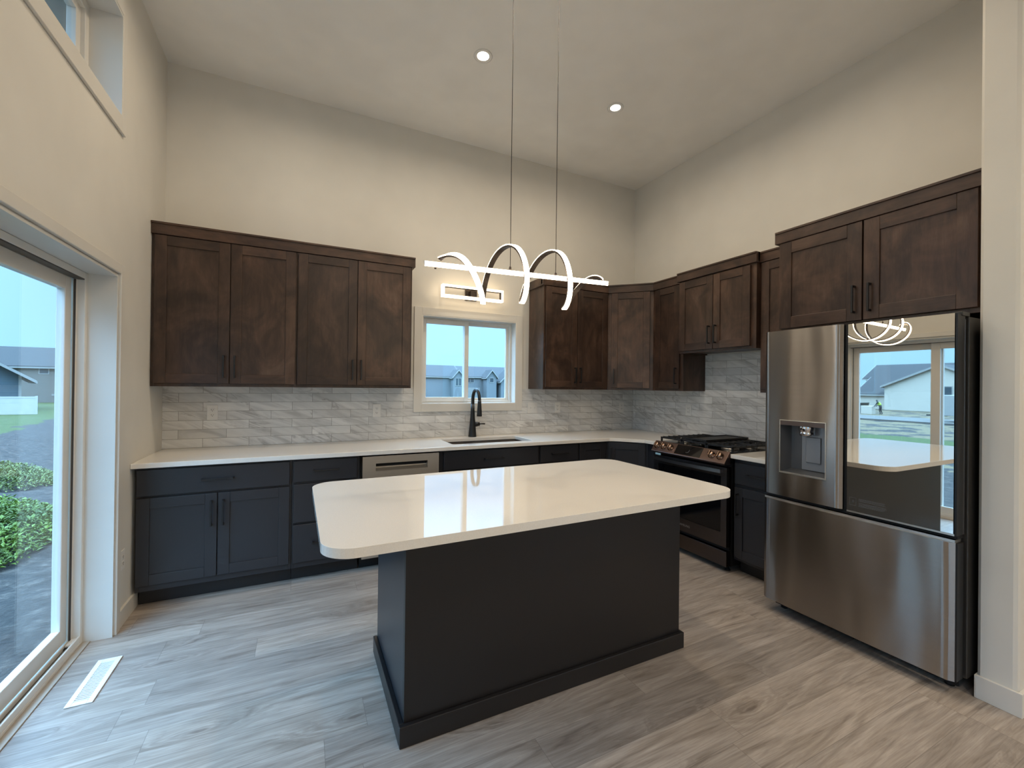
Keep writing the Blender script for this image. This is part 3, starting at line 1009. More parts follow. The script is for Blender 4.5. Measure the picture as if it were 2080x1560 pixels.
B(px0, px1, yb - 0.0075, yb - 0.0062, pz0 + 0.034, pz1).build('pocket_shadow_plate', 'black', dp)
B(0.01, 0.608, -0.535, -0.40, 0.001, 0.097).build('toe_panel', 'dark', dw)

# ---------------------------------------------------------- island
ib = thing('kitchen_island', 'black painted kitchen island base standing in the middle of the plank floor', 'island', (1.305, -2.315, 0))
W_, D_ = 1.492, 0.655
mb = MB()
mb.box(0, W_, 0, 0.02, 0.001, CB - 0.001)                 # front panel (towards the camera)
ip = mb.build('back_panel', 'isl', ib, bevel=0.0015)
B(0.0, 0.02, 0.0205, D_, 0.001, CB - 0.001).build('side_panel', 'char', ib, bevel=0.0015)
MB().prism([(W_ - 0.02, 0.0205), (W_, 0.0205), (W_, D_), (W_ - 0.02, D_)], 0.001, CB - 0.001).build('side_panel', 'isl', ib, bevel=0.0015)
B(0.021, W_ - 0.021, 0.0215, D_ - 0.02, 0.105, CB - 0.002).build('cabinet_box', 'isl', ib)
mb = MB()
mb.box(-0.02, W_ + 0.018, -0.02, -0.0005, 0.001, 0.085)
mb.box(-0.02, -0.0005, -0.0005, D_ + 0.004, 0.001, 0.085)
mb.box(W_ + 0.0005, W_ + 0.018, -0.0005, D_ - 0.07, 0.001, 0.085)
mb.build('base_molding', 'isl', ib, bevel=0.003)
for k in range(3):
    xa = 0.022 + k * 0.4845
    d_ = B(xa, xa + 0.478, D_ - 0.019, D_, 0.70, 0.865).build('drawer', 'isl', ib, bevel=0.002)
    d_ = B(xa, xa + 0.478, D_ - 0.019, D_, 0.13, 0.685).build('door', 'isl', ib, bevel=0.002)
wt3 = MB().prism(rrect(-0.948, 0.948, -0.4985, 0.4985, 0.105, 12), CB, CT).build('worktop', 'quartz', bevel=0.005, seg=3)
wt3.location = (1.932, -2.1165, 0); wt3.rotation_euler = (0, 0, 0.009)
tag(wt3, 'glossy white quartz island top with rounded corners reflecting the window', 'worktop')

# ---------------------------------------------------------- range
rg = thing('gas_range', 'black stainless slide-in gas range with bronze knobs', 'range', (WR, -1.049, 0), RR)
RW = 0.758
X_ = lambda xw: xw - WR       # world x -> local y
B(0.002, RW - 0.002, X_(3.905), -0.012, 0.045, 0.835).build('range_body', 'dark', rg)
for lx in (0.05, RW - 0.05):
    for ly in (X_(3.93), -0.06):
        MB().lathe([(0.0, 0.0), (0.024, 0.0), (0.02, 0.008), (0.012, 0.01), (0.012, 0.046)], (lx, ly, 0.0008), seg=14).build('levelling_foot', 'dark', rg)
ct = B(0.001, RW - 0.001, X_(3.885), -0.010, 0.8355, 0.921).build('cooktop', 'enamel', rg, bevel=0.004)
# slanted control panel
cp = MB().extr([(X_(3.8845), 0.928), (X_(3.8765), 0.929), (X_(3.8165), 0.842), (X_(3.8195), 0.831), (X_(3.8845), 0.831)], 'x', 0.0, RW).build('control_panel', 'psteel', rg, bevel=0.002)
pn = Vector((0, -(0.929 - 0.842), (3.8765 - 3.8165))).normalized()      # panel normal in local coords
pc = Vector((0, X_(3.8465), 0.8855))
up = Vector((1, 0, 0)).cross(pn).normalized()
if up.z < 0:
    up = -up


def on_panel(mb, x0, x1, v0, v1, lift, thick):
    vs = []
    for t_ in (lift, lift + thick):
        for x, v in ((x0, v0), (x1, v0), (x1, v1), (x0, v1)):
            vs.append(mb.bm.verts.new(pc + Vector((x, 0, 0)) + up * v + pn * t_))
    for f in ((3, 2, 1, 0), (4, 5, 6, 7), (0, 1, 5, 4), (1, 2, 6, 5), (2, 3, 7, 6), (3, 0, 4, 7)):
        mb.bm.faces.new([vs[i] for i in f])
    bmesh.ops.recalc_face_normals(mb.bm, faces=mb.bm.faces[:])
    return mb


on_panel(MB(), 0.262, 0.525, -0.042, 0.048, 0.0003, 0.0012).build('display_glass', 'bglass', cp)
mb = MB()
for i in range(22):
    a0 = -2.2 + i * 0.12
    for q in (a0,):
        c_ = pc + Vector((0.385, 0, 0)) + up * (0.002) + pn * 0.0022
        p0 = c_ + Vector((math.cos(q) * 0.019, 0, 0)) + up * math.sin(q) * 0.019
        p1 = c_ + Vector((math.cos(q + 0.12) * 0.019, 0, 0)) + up * math.sin(q + 0.12) * 0.019
        mb.tube([p0, p1], 0.0014, 6)
mb.build('dial_ring', 'chrome', cp)
for lx in (0.045, 0.122, 0.199, 0.620, 0.697):
    c_ = pc + Vector((lx, 0, 0)) + up * 0.004 + pn * 0.0006
    k_ = MB().lathe([(0.0, 0.0), (0.031, 0.0), (0.031, 0.004), (0.026, 0.007), (0.0225, 0.024), (0.021, 0.028), (0.0, 0.0285)], c_, pn, 28).build('knob', 'knob', cp)
    g = MB()
    vs = []
    for t_ in (0.0288, 0.040):
        for a, b_ in ((-0.005, -0.021), (0.005, -0.021), (0.005, 0.021), (-0.005, 0.021)):
            vs.append(g.bm.verts.new(c_ + Vector((a, 0, 0)) + up * b_ + pn * t_))
    for f in ((3, 2, 1, 0), (4, 5, 6, 7), (0, 1, 5, 4), (1, 2, 6, 5), (2, 3, 7, 6), (3, 0, 4, 7)):
        g.bm.faces.new([vs[i] for i in f])
    bmesh.ops.recalc_face_normals(g.bm, faces=g.bm.faces[:])
    g.build('grip', 'knob', k_, bevel=0.002)
B(0.055, 0.118, X_(3.8155) - 0.001, X_(3.8155), 0.812, 0.829).build('sticker', 'sticker', rg)
# oven door
od = MB()
od.box(0.004, 0.054, X_(3.85), X_(3.904), 0.198, 0.806).box(RW - 0.054, RW - 0.004, X_(3.85), X_(3.904), 0.198, 0.806)
od.box(0.054, RW - 0.054, X_(3.85), X_(3.904), 0.198, 0.305).box(0.054, RW - 0.054, X_(3.85), X_(3.904), 0.735, 0.806)
od = od.build('oven_door', 'dsteel', rg)
B(0.052, RW - 0.052, X_(3.8535), X_(3.862), 0.303, 0.737).build('oven_window', 'bglass', od)
mb = MB()
n = 16
prev = None
for i in range(n):
    t0, t1 = i / n, (i + 1) / n
    bow = lambda t: X_(3.815) - 0.022 * math.sin(PI * t)
    xa, xb = 0.035 + t0 * (RW - 0.07), 0.035 + t1 * (RW - 0.07)
    ya, yb_ = bow(t0), bow(t1)
    v = [mb.bm.verts.new(p_) for p_ in ((xa, ya, 0.765), (xb, yb_, 0.765), (xb, yb_ + 0.012, 0.765), (xa, ya + 0.012, 0.765),
                                        (xa, ya, 0.793), (xb, yb_, 0.793), (xb, yb_ + 0.012, 0.793), (xa, ya + 0.012, 0.793))]
    for f in ((3, 2, 1, 0), (4, 5, 6, 7), (0, 1, 5, 4), (2, 3, 7, 6)):
        mb.bm.faces.new([v[j] for j in f])
    if i == 0: mb.bm.faces.new([v[j] for j in (3, 0, 4, 7)])
    if i == n - 1: mb.bm.faces.new([v[j] for j in (1, 2, 6, 5)])
bmesh.ops.remove_doubles(mb.bm, verts=mb.bm.verts[:], dist=1e-5)
bmesh.ops.recalc_face_normals(mb.bm, faces=mb.bm.faces[:])
mb.box(0.036, 0.066, X_(3.828), X_(3.8498), 0.768, 0.790).box(RW - 0.066, RW - 0.036, X_(3.828), X_(3.8498), 0.768, 0.790)
mb.build('oven_handle', 'hsteel', od)


def text_mesh(name, body, size, mat, parent, loc, rot, thick=0.0006):
    cu = bpy.data.curves.new(name, 'FONT')
    cu.body = body; cu.size = size; cu.extrude = thick
    cu.align_x = 'CENTER'; cu.align_y = 'CENTER'
    o = bpy.data.objects.new(name + '_curve', cu)
    COL.objects.link(o)
    bpy.context.view_layer.update()
    me = bpy.data.meshes.new_from_object(o.evaluated_get(bpy.context.evaluated_depsgraph_get()))
    bpy.data.objects.remove(o)
    m = bpy.data.objects.new(name, me)
    COL.objects.link(m)
    me.materials.clear(); me.materials.append(M[mat])
    m.parent = parent; m.location = loc; m.rotation_euler = rot
    return m


text_mesh('badge', 'SAMSUNG', 0.026, 'badge', od, (0.355, X_(3.85) - 0.0004, 0.252), (PI / 2, 0, 0))
B(0.004, RW - 0.004, X_(3.853), X_(3.904), 0.048, 0.165).build('storage_drawer', 'dsteel', rg, bevel=0.003)
B(0.006, RW - 0.006, X_(3.885), X_(3.904), 0.166, 0.197).build('drawer_gap', 'dark', rg)
# burners
for i, (bx_, by_, br) in enumerate(((0.15, -0.20, 0.042), (0.15, -0.46, 0.05), (0.379, -0.33, 0.04), (0.608, -0.20, 0.038), (0.608, -0.46, 0.055))):
    b_ = MB().lathe([(0.0, 0.0), (br + 0.012, 0.0), (br + 0.010, 0.007), (br, 0.010), (br, 0.0135), (0.0, 0.0135)], (bx_, by_, 0.9212)).build('burner', 'alu', rg)
    MB().lathe([(0.0, 0.0), (br - 0.004, 0.0), (br - 0.003, 0.006), (br - 0.012, 0.009), (0.0, 0.009)], (bx_, by_, 0.9350)).build('burner_cap', 'enamel', b_)


def grate(x0, x1):
    mb = MB()
    y0, y1 = X_(3.925), -0.035
    zt, zb = 0.962, 0.948
    for x in (x0, x1 - 0.014):
        mb.box(x, x + 0.014, y0, y1, zb, zt)
    for y in (y0, (y0 + y1) / 2 - 0.007, y1 - 0.014):
        mb.box(x0, x1, y, y + 0.014, zb, zt)
    nb = 9
    for i in range(nb):
        y = y0 + 0.03 + (y1 - y0 - 0.06) * i / (nb - 1)
        mb.box(x0, x0 + (x1 - x0) * 0.36, y - 0.004, y + 0.004, zb, zt + 0.004)
        mb.box(x1 - (x1 - x0) * 0.36, x1, y - 0.004, y + 0.004, zb, zt + 0.004)
    xm = (x0 + x1) / 2
    mb.box(xm - 0.005, xm + 0.005, y0, y0 + 0.12, zb, zt).box(xm - 0.005, xm + 0.005, y1 - 0.12, y1, zb, zt)
    for x in (x0, x1 - 0.014):
        for y in (y0, y1 - 0.014):
            mb.box(x, x + 0.014, y, y + 0.014, 0.9212, zb)
    return mb.build('grate', 'iron', rg, bevel=0.002)


grate(0.008, 0.250); grate(0.508, 0.750)
grate(0.254, 0.504)
mb = MB().box(0.268, 0.490, X_(3.945), -0.06, 0.9685, 0.977)
mb.box(0.268, 0.490, X_(3.945), X_(3.952), 0.977, 0.985).box(0.268, 0.490, -0.066, -0.06, 0.977, 0.985).box(0.268, 0.275, X_(3.945), -0.06, 0.977, 0.985).box(0.483, 0.490, X_(3.945), -0.06, 0.977, 0.985)
tag(mb.build('griddle_plate', 'iron', bevel=0.002), 'black cast iron griddle plate lying on the middle burner grate', 'griddle')
gp = bpy.data.objects['griddle_plate']; gp.location = (WR, -1.049, 0); gp.rotation_euler = (0, 0, RR)

# ---------------------------------------------------------- refrigerator
FW = 0.908
fr = thing('refrigerator', 'stainless french door refrigerator with mirrored right door', 'refrigerator', (WR, -2.241, 0), RR)
B(0.006, FW + 0.012, X_(3.722), -0.05, 0.075, 1.765).build('fridge_case', 'caseg', fr, bevel=0.004)
for lx in (0.06, FW - 0.06):
    for ly in (X_(3.76), -0.12):
        MB().lathe([(0.0, 0.0), (0.02, 0.0), (0.018, 0.012), (0.011, 0.014), (0.011, 0.076)], (lx, ly, 0.0008), seg=12).build('foot', 'dark', fr)
B(0.02, FW - 0.02, X_(3.74), X_(3.73), 0.02, 0.075).build('kick_grille', 'dark', fr)
# bulged front skin: profile across the width
YF = X_(3.62)


def skin(x0, x1, z0, z1, yback, holes=None, bulge=0.006, n=24, rad=0.014):
    """door whose front is very slightly bowed and rolls back at both vertical edges"""
    prof = []
    for i in range(n + 1):
        t_ = i / n
        x = x0 + (x1 - x0) * t_
        d_ = min(x - x0, x1 - x)
        e = 0.0
        if d_ < rad:
            q = 1 - d_ / rad
            e = rad * (1 - math.sqrt(max(0.0, 1 - q * q)))
        prof.append((x, YF + bulge * (2 * t_ - 1) ** 2 + e))
    return prof


def skin_mesh(prof, z0, z1, yback, hole=None):
    mb = MB()
    bm = mb.bm
    zs = [z0, z1] if hole is None else [z0, hole[2], hole[3], z1]
    fr_ = [[bm.verts.new((x, y, z)) for x, y in prof] for z in zs]
    bk = [[bm.verts.new((x, yback, z)) for x, y in (prof[0], prof[-1])] for z in (z0, z1)]
    for k in range(len(zs) - 1):
        for i in range(len(prof) - 1):
            if hole and k == 1 and prof[i][0] >= hole[0] - 1e-4 and prof[i + 1][0] <= hole[1] + 1e-4:
                continue
            f = bm.faces.new((fr_[k][i], fr_[k][i + 1], fr_[k + 1][i + 1], fr_[k + 1][i]))
            f.smooth = True
    cp_ = lambda v: bm.verts.new(v.co)          # own vertices, so the front shades cleanly
    bm.faces.new([cp_(v) for v in fr_[0][::-1]] + [bk[0][0], bk[0][1]])
    bm.faces.new([cp_(v) for v in fr_[-1]] + [bk[1][1], bk[1][0]])
    l = [cp_(r[0]) for r in fr_]; r_ = [cp_(r[-1]) for r in fr_]
    bm.faces.new(l[::-1] + [bk[0][0], bk[1][0]])
    bm.faces.new(r_ + [bk[1][1], bk[0][1]])
    bm.faces.new((bk[0][0], bk[1][0], bk[1][1], bk[0][1]))
    bmesh.ops.recalc_face_normals(bm, faces=bm.faces[:])
    return mb


def prof_with(prof, xs):
    def yat(x):
        for (xa, ya), (xb, yb_) in zip(prof, prof[1:]):
            if xa <= x <= xb:
                return ya + (yb_ - ya) * (x - xa) / (xb - xa)
        return prof[-1][1]
    return sorted(set(prof + [(x, yat(x)) for x in xs]))


zd0, zd1 = 0.752, 1.782
hx0_, hx1_, hz0_, hz1_ = 0.107, 0.364, 0.902, 1.222
rim = [0.002 * k for k in (1, 2, 3, 4, 5, 6, 7)]
pl = prof_with(skin(0.0, 0.4445, 0, 0, 0), [hx0_, hx1_] + rim + [0.4445 - q for q in rim])
ld = skin_mesh(pl, zd0, zd1, X_(3.716), (hx0_, hx1_, hz0_, hz1_)).build('left_door', 'steel', fr)
# dispenser recess: a flared open box inside the door
mb = MB()
bm = mb.bm
yr = YF + 0.085
o4 = [bm.verts.new((x, YF + 0.0025, z)) for x, z in ((hx0_, hz0_), (hx1_, hz0_), (hx1_, hz1_), (hx0_, hz1_))]
i4 = [bm.verts.new((x, yr, z)) for x, z in ((hx0_ + 0.02, hz0_ + 0.02), (hx1_ - 0.004, hz0_ + 0.02), (hx1_ - 0.004, hz1_ - 0.004), (hx0_ + 0.02, hz1_ - 0.004))]
for i in range(4):
    j = (i + 1) % 4
    bm.faces.new((o4[i], o4[j], i4[j], i4[i]))
bm.faces.new(i4)
rec = mb.build('dispenser_recess', 'dispd', ld)
mb = frame(hx0_ - 0.004, hx1_ + 0.004, hz0_ - 0.006, hz1_ + 0.004, 0.005, YF - 0.0015, YF + 0.006, wb=0.010)
mb.build('dispenser_trim', 'steelp', ld, bevel=0.001)
B(hx0_, hx1_, YF - 0.001, YF + 0.006, hz1_ - 0.028, hz1_).build('dispenser_header', 'psteel', ld)
B(hx0_ + 0.085, hx1_ - 0.006, yr - 0.006, yr - 0.0005, hz0_ + 0.022, hz1_ - 0.01).build('dispenser_back', 'silver', ld, bevel=0.002)
B(hx0_ + 0.112, hx0_ + 0.196, yr - 0.016, yr - 0.0065, hz0_ + 0.070, hz0_ + 0.225).build('water_paddle', 'silver', ld, bevel=0.006, seg=3)
nz = MB().lathe([(0.0, 0.0), (0.042, 0.0), (0.042, 0.052), (0.0385, 0.054), (0.0385, 0.057), (0.041, 0.059), (0.039, 0.078), (0.0, 0.079)], (hx0_ + 0.134, YF + 0.045, hz1_ - 0.006), (0, 0, -1)).build('nozzle_cup', 'chrome', ld)
# right door: black frame behind a full mirror glass
rd = B(0.4725, FW - 0.004, YF + 0.012, X_(3.716), zd0, zd1 - 0.004).build('right_door', 'caseg', fr, bevel=0.003)
mb = B(0.474, FW - 0.006, YF + 0.0006, YF + 0.0118, zd0 + 0.008, zd1 - 0.006)
mb.build('mirror_glass', 'mirror', rd)
mb = MB()
mb.box(0.4745, FW - 0.002, YF - 0.0012, YF + 0.011, zd0 - 0.001, zd0 + 0.0075)
mb.build('door_sill_trim', 'steelp', rd)
B(FW - 0.0035, FW + 0.004, YF + 0.004, X_(3.70), zd0 - 0.001, zd1 - 0.008).build('door_edge', 'black', rd)
B(FW + 0.0042, FW + 0.0058, X_(3.6985), X_(3.7005), zd0 - 0.001, zd1 - 0.03).build('edge_trim', 'chrome', rd)
B(FW - 0.03, FW + 0.008, X_(3.66), X_(3.74), zd1 - 0.016, zd1 + 0.004).build('hinge_cover', 'caseg', fr, bevel=0.003)
B(0.446, 0.471, YF + 0.03, X_(3.72), zd0, zd1 - 0.004).build('door_gap', 'dark', fr)
mb = MB()
for r_ in range(8):
    if r_ == 3:
        continue
    ln = (0.115, 0.112, 0.118, 0, 0.12, 0.122, 0.116, 0.108)[r_]
    mb.box(0.530, 0.530 + ln, YF - 0.0006, YF + 0.0004, 0.829 - r_ * 0.0056, 0.8315 - r_ * 0.0056)
mb.build('printed_notice', 'mark', rd)
mb = frame(0.486, 0.519, 0.790, 0.833, 0.0022, YF - 0.0006, YF + 0.0005)
mb.box(0.500, 0.508, YF - 0.0006, YF + 0.0005, 0.806, 0.818)
mb.build('printed_symbol', 'mark', rd)
# freezer drawer
pf = prof_with(skin(0.0, FW - 0.004, 0, 0, 0, n=40), rim + [FW - 0.004 - q for q in rim])
fz = skin_mesh(pf, 0.078, 0.716, X_(3.704)).build('freezer_drawer', 'steel', fr)
B(0.002, FW - 0.006, YF + 0.018, X_(3.704), 0.7165, 0.7285).build('drawer_grip', 'steelp', fz)
B(0.004, FW - 0.004, X_(3.66), X_(3.721), 0.7287, 0.7513).build('hinge_gap', 'dark', fr)
B(FW - 0.0035, FW + 0.003, YF + 0.02, X_(3.704), 0.08, 0.712).build('drawer_edge', 'black', fz)


# ============================================================ LIGHTS
def fix_led(o):
    return o


# recessed ceiling lamps
def downlight(x, y, label, group='recessed ceiling lamps'):
    t = thing('recessed_downlight', label, 'ceiling light', (x, y, CH), 0, group)
    MB().lathe([(0.058, -0.0005), (0.066, -0.001), (0.068, -0.004), (0.060, -0.006), (0.0565, -0.003)], (0, 0, 0)).build('trim_ring', 'plate', t)
    MB().lathe([(0.0, -0.002), (0.057, -0.002), (0.0575, -0.0028), (0.0, -0.0036)], (0, 0, 0)).build('lens', 'lens', t)
    L = bpy.data.lights.new('downlight_lamp', 'AREA')
    L.shape = 'DISK'; L.size = 0.11; L.energy = P_DOWN; L.color = LAMP; L.spread = math.radians(165)
    lo = bpy.data.objects.new('downlight_lamp', L)
    COL.objects.link(lo)
    lo.location = (x, y, CH - 0.006)
    return t


downlight(2.082, -1.125, 'lit recessed ceiling lamp, left of the two, beside the pendant cables')
downlight(3.312, -1.108, 'lit recessed ceiling lamp, right of the two, nearer the right wall')
for (x, y, pw) in ((0.85, -1.12, P_DOWN), (3.345, -2.34, P_DOWN), (2.08, -2.34, P_DOWN), (1.6, -5.2, P_FILL), (3.6, -5.2, P_FILL), (5.8, -5.2, P_FILL), (1.6, -7.2, P_FILL), (3.6, -7.2, P_FILL), (5.8, -7.2, P_FILL)):  # those behind the camera are added ambient fill, without fixtures
    L = bpy.data.lights.new('ceiling_and_fill_lamp', 'AREA')
    L.shape = 'DISK'; L.size = 0.11; L.energy = pw; L.color = LAMP; L.spread = math.radians(165)
    lo = bpy.data.objects.new('ceiling_and_fill_lamp', L)
    COL.objects.link(lo)
    lo.location = (x, y, CH - 0.006)

# pendant: straight LED bar with an LED spiral around it, on two cables
PA, PB = Vector((1.420, -2.100, 1.966)), Vector((2.420, -2.140, 1.982))
AX = (PB - PA).normalized(); PL_ = (PB - PA).length
SIDE = Vector((0, 0, 1)).cross(AX).normalized()      # towards +y (back)
if SIDE.y > 0:
    SIDE = -SIDE                                     # front = towards the camera
UPV = AX.cross(SIDE).normalized()
if UPV.z < 0:
    UPV = -UPV
pd = thing('pendant_light', 'glowing LED bar pendant with a spiral strip, hanging on two cables over the island', 'pendant light', (PA + AX * PL_ / 2))
ORG = PA + AX * PL_ / 2


def strip(path, outs, name_h, name_d, w=0.020, t=0.013):
    """rectangular strip; outs = outward (glowing) direction at each point"""
    hb, db = MB(), MB()
    def ring(mb, i, n0, n1, ww):
        p = path[i]
        tg = (path[min(i + 1, len(path) - 1)] - path[max(i - 1, 0)]).normalized()
        o = (outs[i] - tg * outs[i].dot(tg)).normalized()
        s_ = tg.cross(o).normalized()
        return [mb.bm.verts.new(p + o * a + s_ * b_ - ORG) for a, b_ in ((n0, -ww), (n0, ww), (n1, ww), (n1, -ww))]
    for mb, n0, n1, ww in ((hb, -t / 2, t * 0.12, w / 2), (db, t * 0.13, t / 2, w / 2 * 0.96)):
        rs = [ring(mb, i, n0, n1, ww) for i in range(len(path))]
        for a, b_ in zip(rs, rs[1:]):
            for k in range(4):
                f = mb.bm.faces.new((a[k], a[(k + 1) % 4], b_[(k + 1) % 4], b_[k]))
        mb.bm.faces.new(rs[0]); mb.bm.faces.new(rs[-1])
        bmesh.ops.recalc_face_normals(mb.bm, faces=mb.bm.faces[:])
    h = hb.build(name_h, 'bronze', pd)
    db.build(name_d, 'led', h)


bar = [PA + AX * PL_ * i / 4 for i in range(5)]
strip(bar, [(-UPV * 0.25 + SIDE).normalized()] * 5, 'bar_housing', 'bar_diffuser', 0.023, 0.020)
# spiral control points: half turns k, distance along the bar, radius
KS = [0, 0.5, 1, 1.5, 2, 2.5, 3, 3.5, 4, 4.5, 5, 5.25, 5.5, 5.75, 6]
SS = [0.068, 0.165, 0.28, 0.352, 0.401, 0.440, 0.488, 0.580, 0.639, 0.670, 0.728, 0.815, 0.893, 0.940, 0.970]
RS = [0.027, 0.095, 0.153, 0.145, 0.126, 0.138, 0.138, 0.138, 0.128, 0.142, 0.153, 0.135, 0.095, 0.050, 0.015]


def interp(ks, vs, k):
    for i in range(len(ks) - 1):
        if k <= ks[i + 1]:
            t_ = (k - ks[i]) / (ks[i + 1] - ks[i])
            p0 = vs[max(i - 1, 0)]; p1 = vs[i]; p2 = vs[i + 1]; p3 = vs[min(i + 2, len(vs) - 1)]
            return 0.5 * ((2 * p1) + (-p0 + p2) * t_ + (2 * p0 - 5 * p1 + 4 * p2 - p3) * t_ ** 2 + (-p0 + 3 * p1 - 3 * p2 + p3) * t_ ** 3)
    return vs[-1]


path, outs = [], []
N = 180
for i in range(N + 1):
    k = 6 * i / N
    ph = PI / 2 - k * PI            # top -> front -> bottom -> back
    s_ = interp(KS, SS, k); r_ = interp(KS, RS, k)
    rad = SIDE * math.cos(ph) + UPV * math.sin(ph)
    path.append(PA + AX * (s_ * PL_) + rad * r_)
    outs.append(rad)
strip(path, outs, 'spiral_housing', 'spiral_diffuser', 0.025, 0.013)
for px, py, pt in ((1.842, -2.1169, 1), (2.098, -2.1271, 2)):
    z0 = 1.986
    MB().tube([(px - ORG.x, py - ORG.y, z0 - ORG.z), (px - ORG.x + 0.002, py - ORG.y, CH - 0.002 - ORG.z)], 0.0017, 8).build('cable', 'cable', pd)
    MB().lathe([(0.0, 0.0), (0.006, 0.0), (0.006, 0.018), (0.002, 0.026), (0.0, 0.026)], (px - ORG.x, py - ORG.y, z0 - 0.006 - ORG.z), seg=12).build('cable_grip', 'bronze', pd)
B(1.80 - ORG.x, 2.14 - ORG.x, -2.15 - ORG.y, -2.09 - ORG.y, CH - 0.03 - ORG.z, CH - 0.001 - ORG.z).build('ceiling_canopy', 'bronze', pd, bevel=0.004)
MB().lathe([(0.0, 0.0), (0.006, 0.0), (0.005, 0.008), (0.0, 0.009)], PA + AX * 0.05 - ORG - Vector((0, 0, 0.012)), (0, 0, -1), 12).build('end_screw', 'bronze', pd)

# sconce over the window
sc = thing('wall_sconce', 'glowing rectangular LED wall sconce above the sink window', 'wall light', (2.425, 0, 2.313))
bpl = B(-0.058, 0.063, -0.026, -0.0006, -0.058, 0.056).build('backplate', 'bronze', sc, bevel=0.003)
B(-0.020, 0.024, -0.07, -0.0265, -0.03, 0.03).build('arm', 'bronze', sc, bevel=0.002)
hs = frame(-0.305, 0.305, -0.047, 0.047, 0.010, -0.098, -0.052).build('frame', 'bronze', sc)
dfm = MB()
frame(-0.317, 0.317, -0.059, 0.059, 0.0115, -0.098, -0.052, dfm)
frame(-0.317, 0.317, -0.059, 0.059, 0.022, -0.1085, -0.0985, dfm)
dfm.build('frame_diffuser', 'led2', sc, bevel=0.003)


# ============================================================ OUTLETS, VENT
def outlet(loc, rz, label, kind):
    """wall plate in local xz, front towards -y"""
    w = 0.115 if kind == 'switch2' else 0.072
    t = thing('light_switch' if kind == 'switch2' else 'power_outlet', label, 'switch' if kind == 'switch2' else 'outlet', loc, rz)
    MB().box(-w / 2, w / 2, -0.006, -0.0003, -0.058, 0.058).build('cover_plate', 'plate', t, bevel=0.0025)
    if kind == 'duplex':
        for q in (-0.0195, 0.0195):
            r = MB().extr([(0, 0)] * 0 or [(-0.0, 0)] * 0 or [(math.cos(a) * 0.0, 0) for a in ()] or [(-0.0085, q - 0.0135), (-0.0062, q - 0.0135), (-0.0062, q + 0.0135), (-0.0085, q + 0.0135)], 'x', -0.0165, 0.0165).build('receptacle', 'plate', t, bevel=0.002)
            mb = MB()
            mb.box(-0.0075, -0.0050, -0.0090, -0.0086, q - 0.003, q + 0.0065).box(0.0050, 0.0072, -0.0090, -0.0086, q - 0.002, q + 0.006)
            mb.lathe([(0.0, 0.0), (0.0026, 0.0), (0.0026, 0.0004), (0.0, 0.0004)], (0, -0.0086, q - 0.0078), (0, -1, 0), 10)
            mb.build('slots', 'slot', r)
    elif kind == 'decora':
        r = MB().box(-0.0168, 0.0168, -0.0088, -0.0062, -0.0335, 0.0335).build('receptacle', 'plate', t, bevel=0.001)
        mb = MB()
        for q in (-0.019, 0.019):
            mb.box(-0.0078, -0.0052, -0.0093, -0.0089, q - 0.003, q + 0.0065).box(0.0050, 0.0074, -0.0093, -0.0089, q - 0.002, q + 0.006)
            mb.box(-0.0022, 0.0022, -0.0093, -0.0089, q - 0.0095, q - 0.0055)
        mb.build('slots', 'slot', r)
    else:
        for q in (-0.023, 0.023):
            MB().box(q - 0.0052, q + 0.0052, -0.0072, -0.0062, -0.012, 0.012).build('toggle_surround', 'plate', t)
            MB().extr([(-0.0073, -0.005), (-0.0073, 0.005), (-0.018, 0.009), (-0.0185, 0.004)], 'x', q - 0.0035, q + 0.0035).build('toggle', 'plate', t, bevel=0.001)
    return t


outlet((0.311, -0.008, 1.182), 0, 'white duplex outlet on the backsplash at far left, near the left wall', 'duplex')
outlet((1.539, -0.008, 1.179), 0, 'white duplex outlet on the backsplash just left of the sink window', 'duplex')
outlet((3.140, -0.008, 1.182), 0, 'white double light switch on the backsplash right of the sink window', 'switch2')
outlet((3.453, -0.008, 1.183), 0, 'white outlet on the backsplash just right of the double light switch', 'decora')
outlet((4.350, -0.008, 1.179), 0, 'white outlet on the back wall tile, beside the corner', 'decora')
outlet((WR - 0.008, -0.839, 1.185), RR, 'white outlet on the right wall tile, left of the range', 'decora')
outlet((0.0, -0.775, 0.375), PI / 2, 'white duplex outlet low on the left wall between patio door and base cabinet', 'duplex')

vt = thing('floor_vent', 'white metal floor register in the plank floor by the patio door', 'vent', (0.072, -1.330, 0.0))
mb = MB()
mb.box(-0.048, -0.026, -0.178, 0.178, 0.0008, 0.006).box(0.026, 0.048, -0.178, 0.178, 0.0008, 0.006)
mb.box(-0.026, 0.026, -0.178, -0.150, 0.0008, 0.006).box(-0.026, 0.026, 0.150, 0.178, 0.0008, 0.006)
mb.build('vent_frame', 'vent', vt, bevel=0.002)
mb = MB()
for i in range(24):
    y = -0.150 + 0.300 * (i + 0.5) / 24
    q = 0.0028
    mb.extr([(y - q - 0.002, 0.0012), (y + q - 0.002, 0.0012), (y + q + 0.002, 0.0052), (y - q + 0.002, 0.0052)], 'x', -0.026, 0.026) if False else mb.box(-0.026, 0.026, y - 0.0029, y + 0.0029, 0.0012, 0.0050)
mb.build('louvers', 'vent', vt)
B(-0.026, 0.026, -0.150, 0.150, 0.0003, 0.0010).build('vent_well', 'slot', vt)


# ============================================================ OUTSIDE
GZ = -1.4


